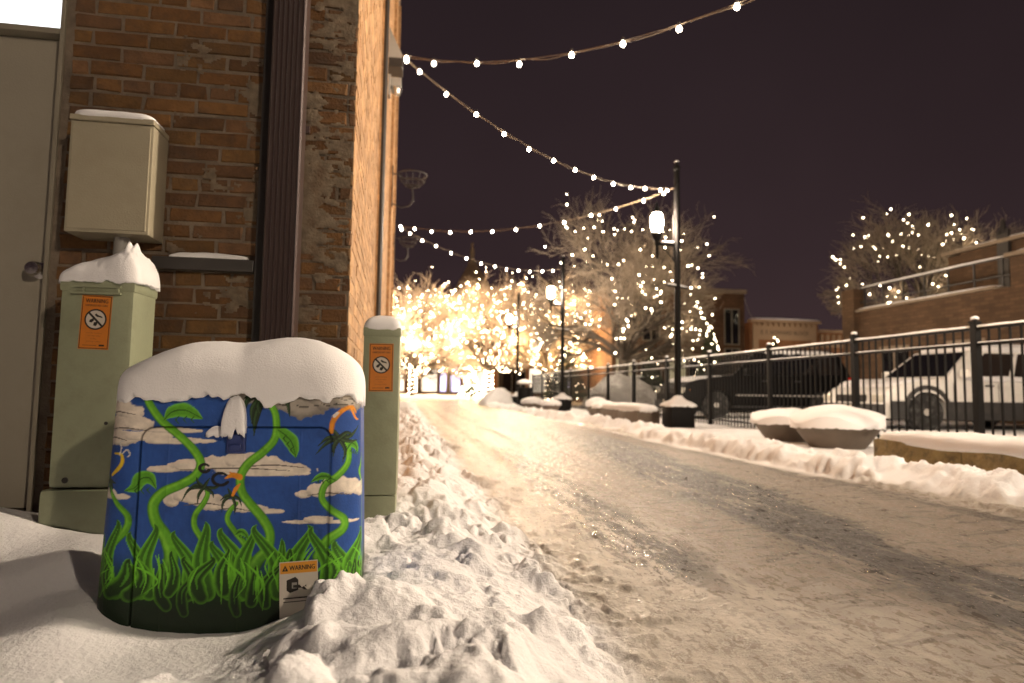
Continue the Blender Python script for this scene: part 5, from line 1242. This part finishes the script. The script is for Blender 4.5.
for x in (-1.3, 0, 1.3): window(None, b, x-.1, 2.6, 1.0, 1.65, 0, M['glass'])
V, F_ = snow_cap(7.2, .6, .18, seed=4, n=16, amp=.02, drop=0); mb = MB(); mb.add(V+np.array([-.1, -.1, 7.62]), F_); mb.build('snow_cap', M['snow'], b, smooth='all')
b = thing('block_building', 'lower orange brick block right of the lettered building', 'building', (41.6, 55.2, 0))
mb = MB(); mb.box(-2.8, 5, 0, 9, -.2, 6.6); mb.build('wall', M['brick_warm'], b)
mb = MB(); mb.box(-2.85, 5.1, -.3, .2, 6.6, 6.85); mb.box(-2.8, 5, -.15, -.001, 5.2, 5.5)
for k in range(12): mb.box(-2.6+.62*k, -2.3+.62*k, -.2, -.001, 5.7, 6.4)
mb.build('cornice', M['stucco'], b)
for x in (-1.2, 1.2, 3.4): window(None, b, x, 2.8, 1.1, 1.7, 0, M['glass'])
# shops at the end of the alley
b = thing('shop_building', 'two storey brick shop row with pale awnings and lit windows closing the alley', 'building', (8, 56, 0))
mb = MB(); mb.box(-16, 14, 0, 9, -.2, 7.0); mb.build('wall', M['brick_warm'], b)
mb = MB(); mb.box(-16.1, 14.1, -.25, .3, 7.0, 7.4, bev=.04); mb.build('cornice', M['stone'], b)
for x in np.arange(-14.5, 13.5, 2.0): window(None, b, x, 4.2, .95, 1.7, 0, M['glass'] if int(x*7) % 3 else M['winwhite'])
for x0, x1, m in ((-15, -11.6, 'winwhite'), (-11.2, -8, 'winwhite'), (-7.6, -5.2, 'winwhite'), (-4.9, -3.2, 'winblue'), (-2.9, -.6, 'winwhite'), (.2, 2.6, 'glass'), (3.0, 5.8, 'winwhite'), (6.4, 9.2, 'winblue'), (9.6, 12.6, 'glass')):
    window(None, b, (x0+x1)/2, .5, x1-x0, 2.1, 0, M[m])
for x0, x1 in ((-11, -8.2), (.1, 2.7), (3.0, 6.0), (6.4, 9.4), (9.8, 12.7)):
    mb = MB(); mb.prism([(0, 3.9), (-1.25, 2.95), (-1.25, 2.75), (-1.2, 2.75), (-1.2, 2.92), (0, 3.8)], x0, x1, axis='x')
    aw = mb.build('awning', M['awning'], b)
g = MB(); g.box(1.2, 3.6, -.12, -.02, 4.05, 4.4); g.build('sign', M['signgreen'], b)
b = thing('courthouse_tower', 'dark pointed roof turret rising above the bright trees', 'building', (6.5, 64, 0))
mb = MB(); mb.box(-2.2, 2.2, -2.2, 2.2, 0, 9.5); mb.build('wall', M['brick_dark'], b)
mb = MB(); v = [(-2.4, -2.4, 9.5), (2.4, -2.4, 9.5), (2.4, 2.4, 9.5), (-2.4, 2.4, 9.5), (-.4, -.4, 13.4), (.4, -.4, 13.4), (.4, .4, 13.4), (-.4, .4, 13.4)]
mb.add(v, [(0, 1, 5, 4), (1, 2, 6, 5), (2, 3, 7, 6), (3, 0, 4, 7), (4, 5, 6, 7), (3, 2, 1, 0)]); mb.build('roof', M['darkroof'], b)
mb = MB(); mb.lathe([(.35, 13.4), (.4, 13.6), (.18, 13.9), (.28, 14.5), (.22, 15.0), (.08, 15.2), (.16, 15.5), (.0, 15.7)], 12); mb.build('finial', M['stone'], b, smooth=True)
# street sign posts at the alley mouth
for (x, y, lb) in ((3.15, 43.2, 'thin dark sign post in front of the brightest trees, left one'), (5.0+.2, 44.5, 'thin dark sign post beside the glowing wrapped trunk')):
    t = thing('sign_post', lb, 'sign post', (x, y, 0)); mb = MB(); mb.tube([(0, 0, 0), (0, 0, 2.6)], .035, 8); mb.build('post', M['iron'], t)
    mb = MB(); mb.box(-.22, .22, -.05, -.035, 1.9, 2.5, bev=.004); mb.build('sign', M['grey'], t)
# overhead line
mb = MB(); mb.tube([(18.6+9*s, 33+14*s, 6.4-.5*math.sin(PI*s)+.3*s) for s in np.linspace(0, 1, 20)], .02, 5); tag(mb.build('overhead_cable', M['wire']), 'thin overhead cable sagging between the office building and the far blocks', 'cable')
# low snow bank along the far kerb
V, F_ = snow_cap(24, 1.6, .35, exp=3, seed=4, n=50, amp=.10, drop=0, res_s=1.2); mb = MB(); mb.add(V, F_); o = mb.build('snow_bank', M['snow'], smooth='all', loc=(0, 42.9, -.03)); o['kind'] = 'structure'

# ------------------------------------------------------------------ camera
cam = bpy.data.cameras.new('camera'); co = bpy.data.objects.new('camera', cam); COL.objects.link(co); sc.camera = co
cam.sensor_width = 36; cam.lens = 22.5; cam.clip_start = .05; cam.clip_end = 2000
co.matrix_world = Matrix.Translation((0, 0, .65)) @ Matrix.Rotation(R_(-9.5), 4, 'Z') @ Matrix.Rotation(R_(94.4), 4, 'X') @ Matrix.Rotation(R_(.8), 4, 'Z')
cam.dof.use_dof = True; cam.dof.focus_distance = 1.8; cam.dof.aperture_fstop = 2.8
vs = sc.view_settings; vs.view_transform = 'Standard'; vs.look = 'None'; vs.gamma = 1; vs.exposure = 0.0; vs.use_curve_mapping = False
sc.render.engine = 'CYCLES'
cy = sc.cycles; cy.use_denoising = True
try: cy.denoiser = 'OPENIMAGEDENOISE'; cy.denoising_input_passes = 'RGB_ALBEDO_NORMAL'
except Exception: pass
cy.sample_clamp_indirect = 6; cy.sample_clamp_direct = 0; cy.max_bounces = 5; cy.diffuse_bounces = 3; cy.glossy_bounces = 3; cy.use_light_tree = True
cy.caustics_reflective = False; cy.caustics_refractive = False
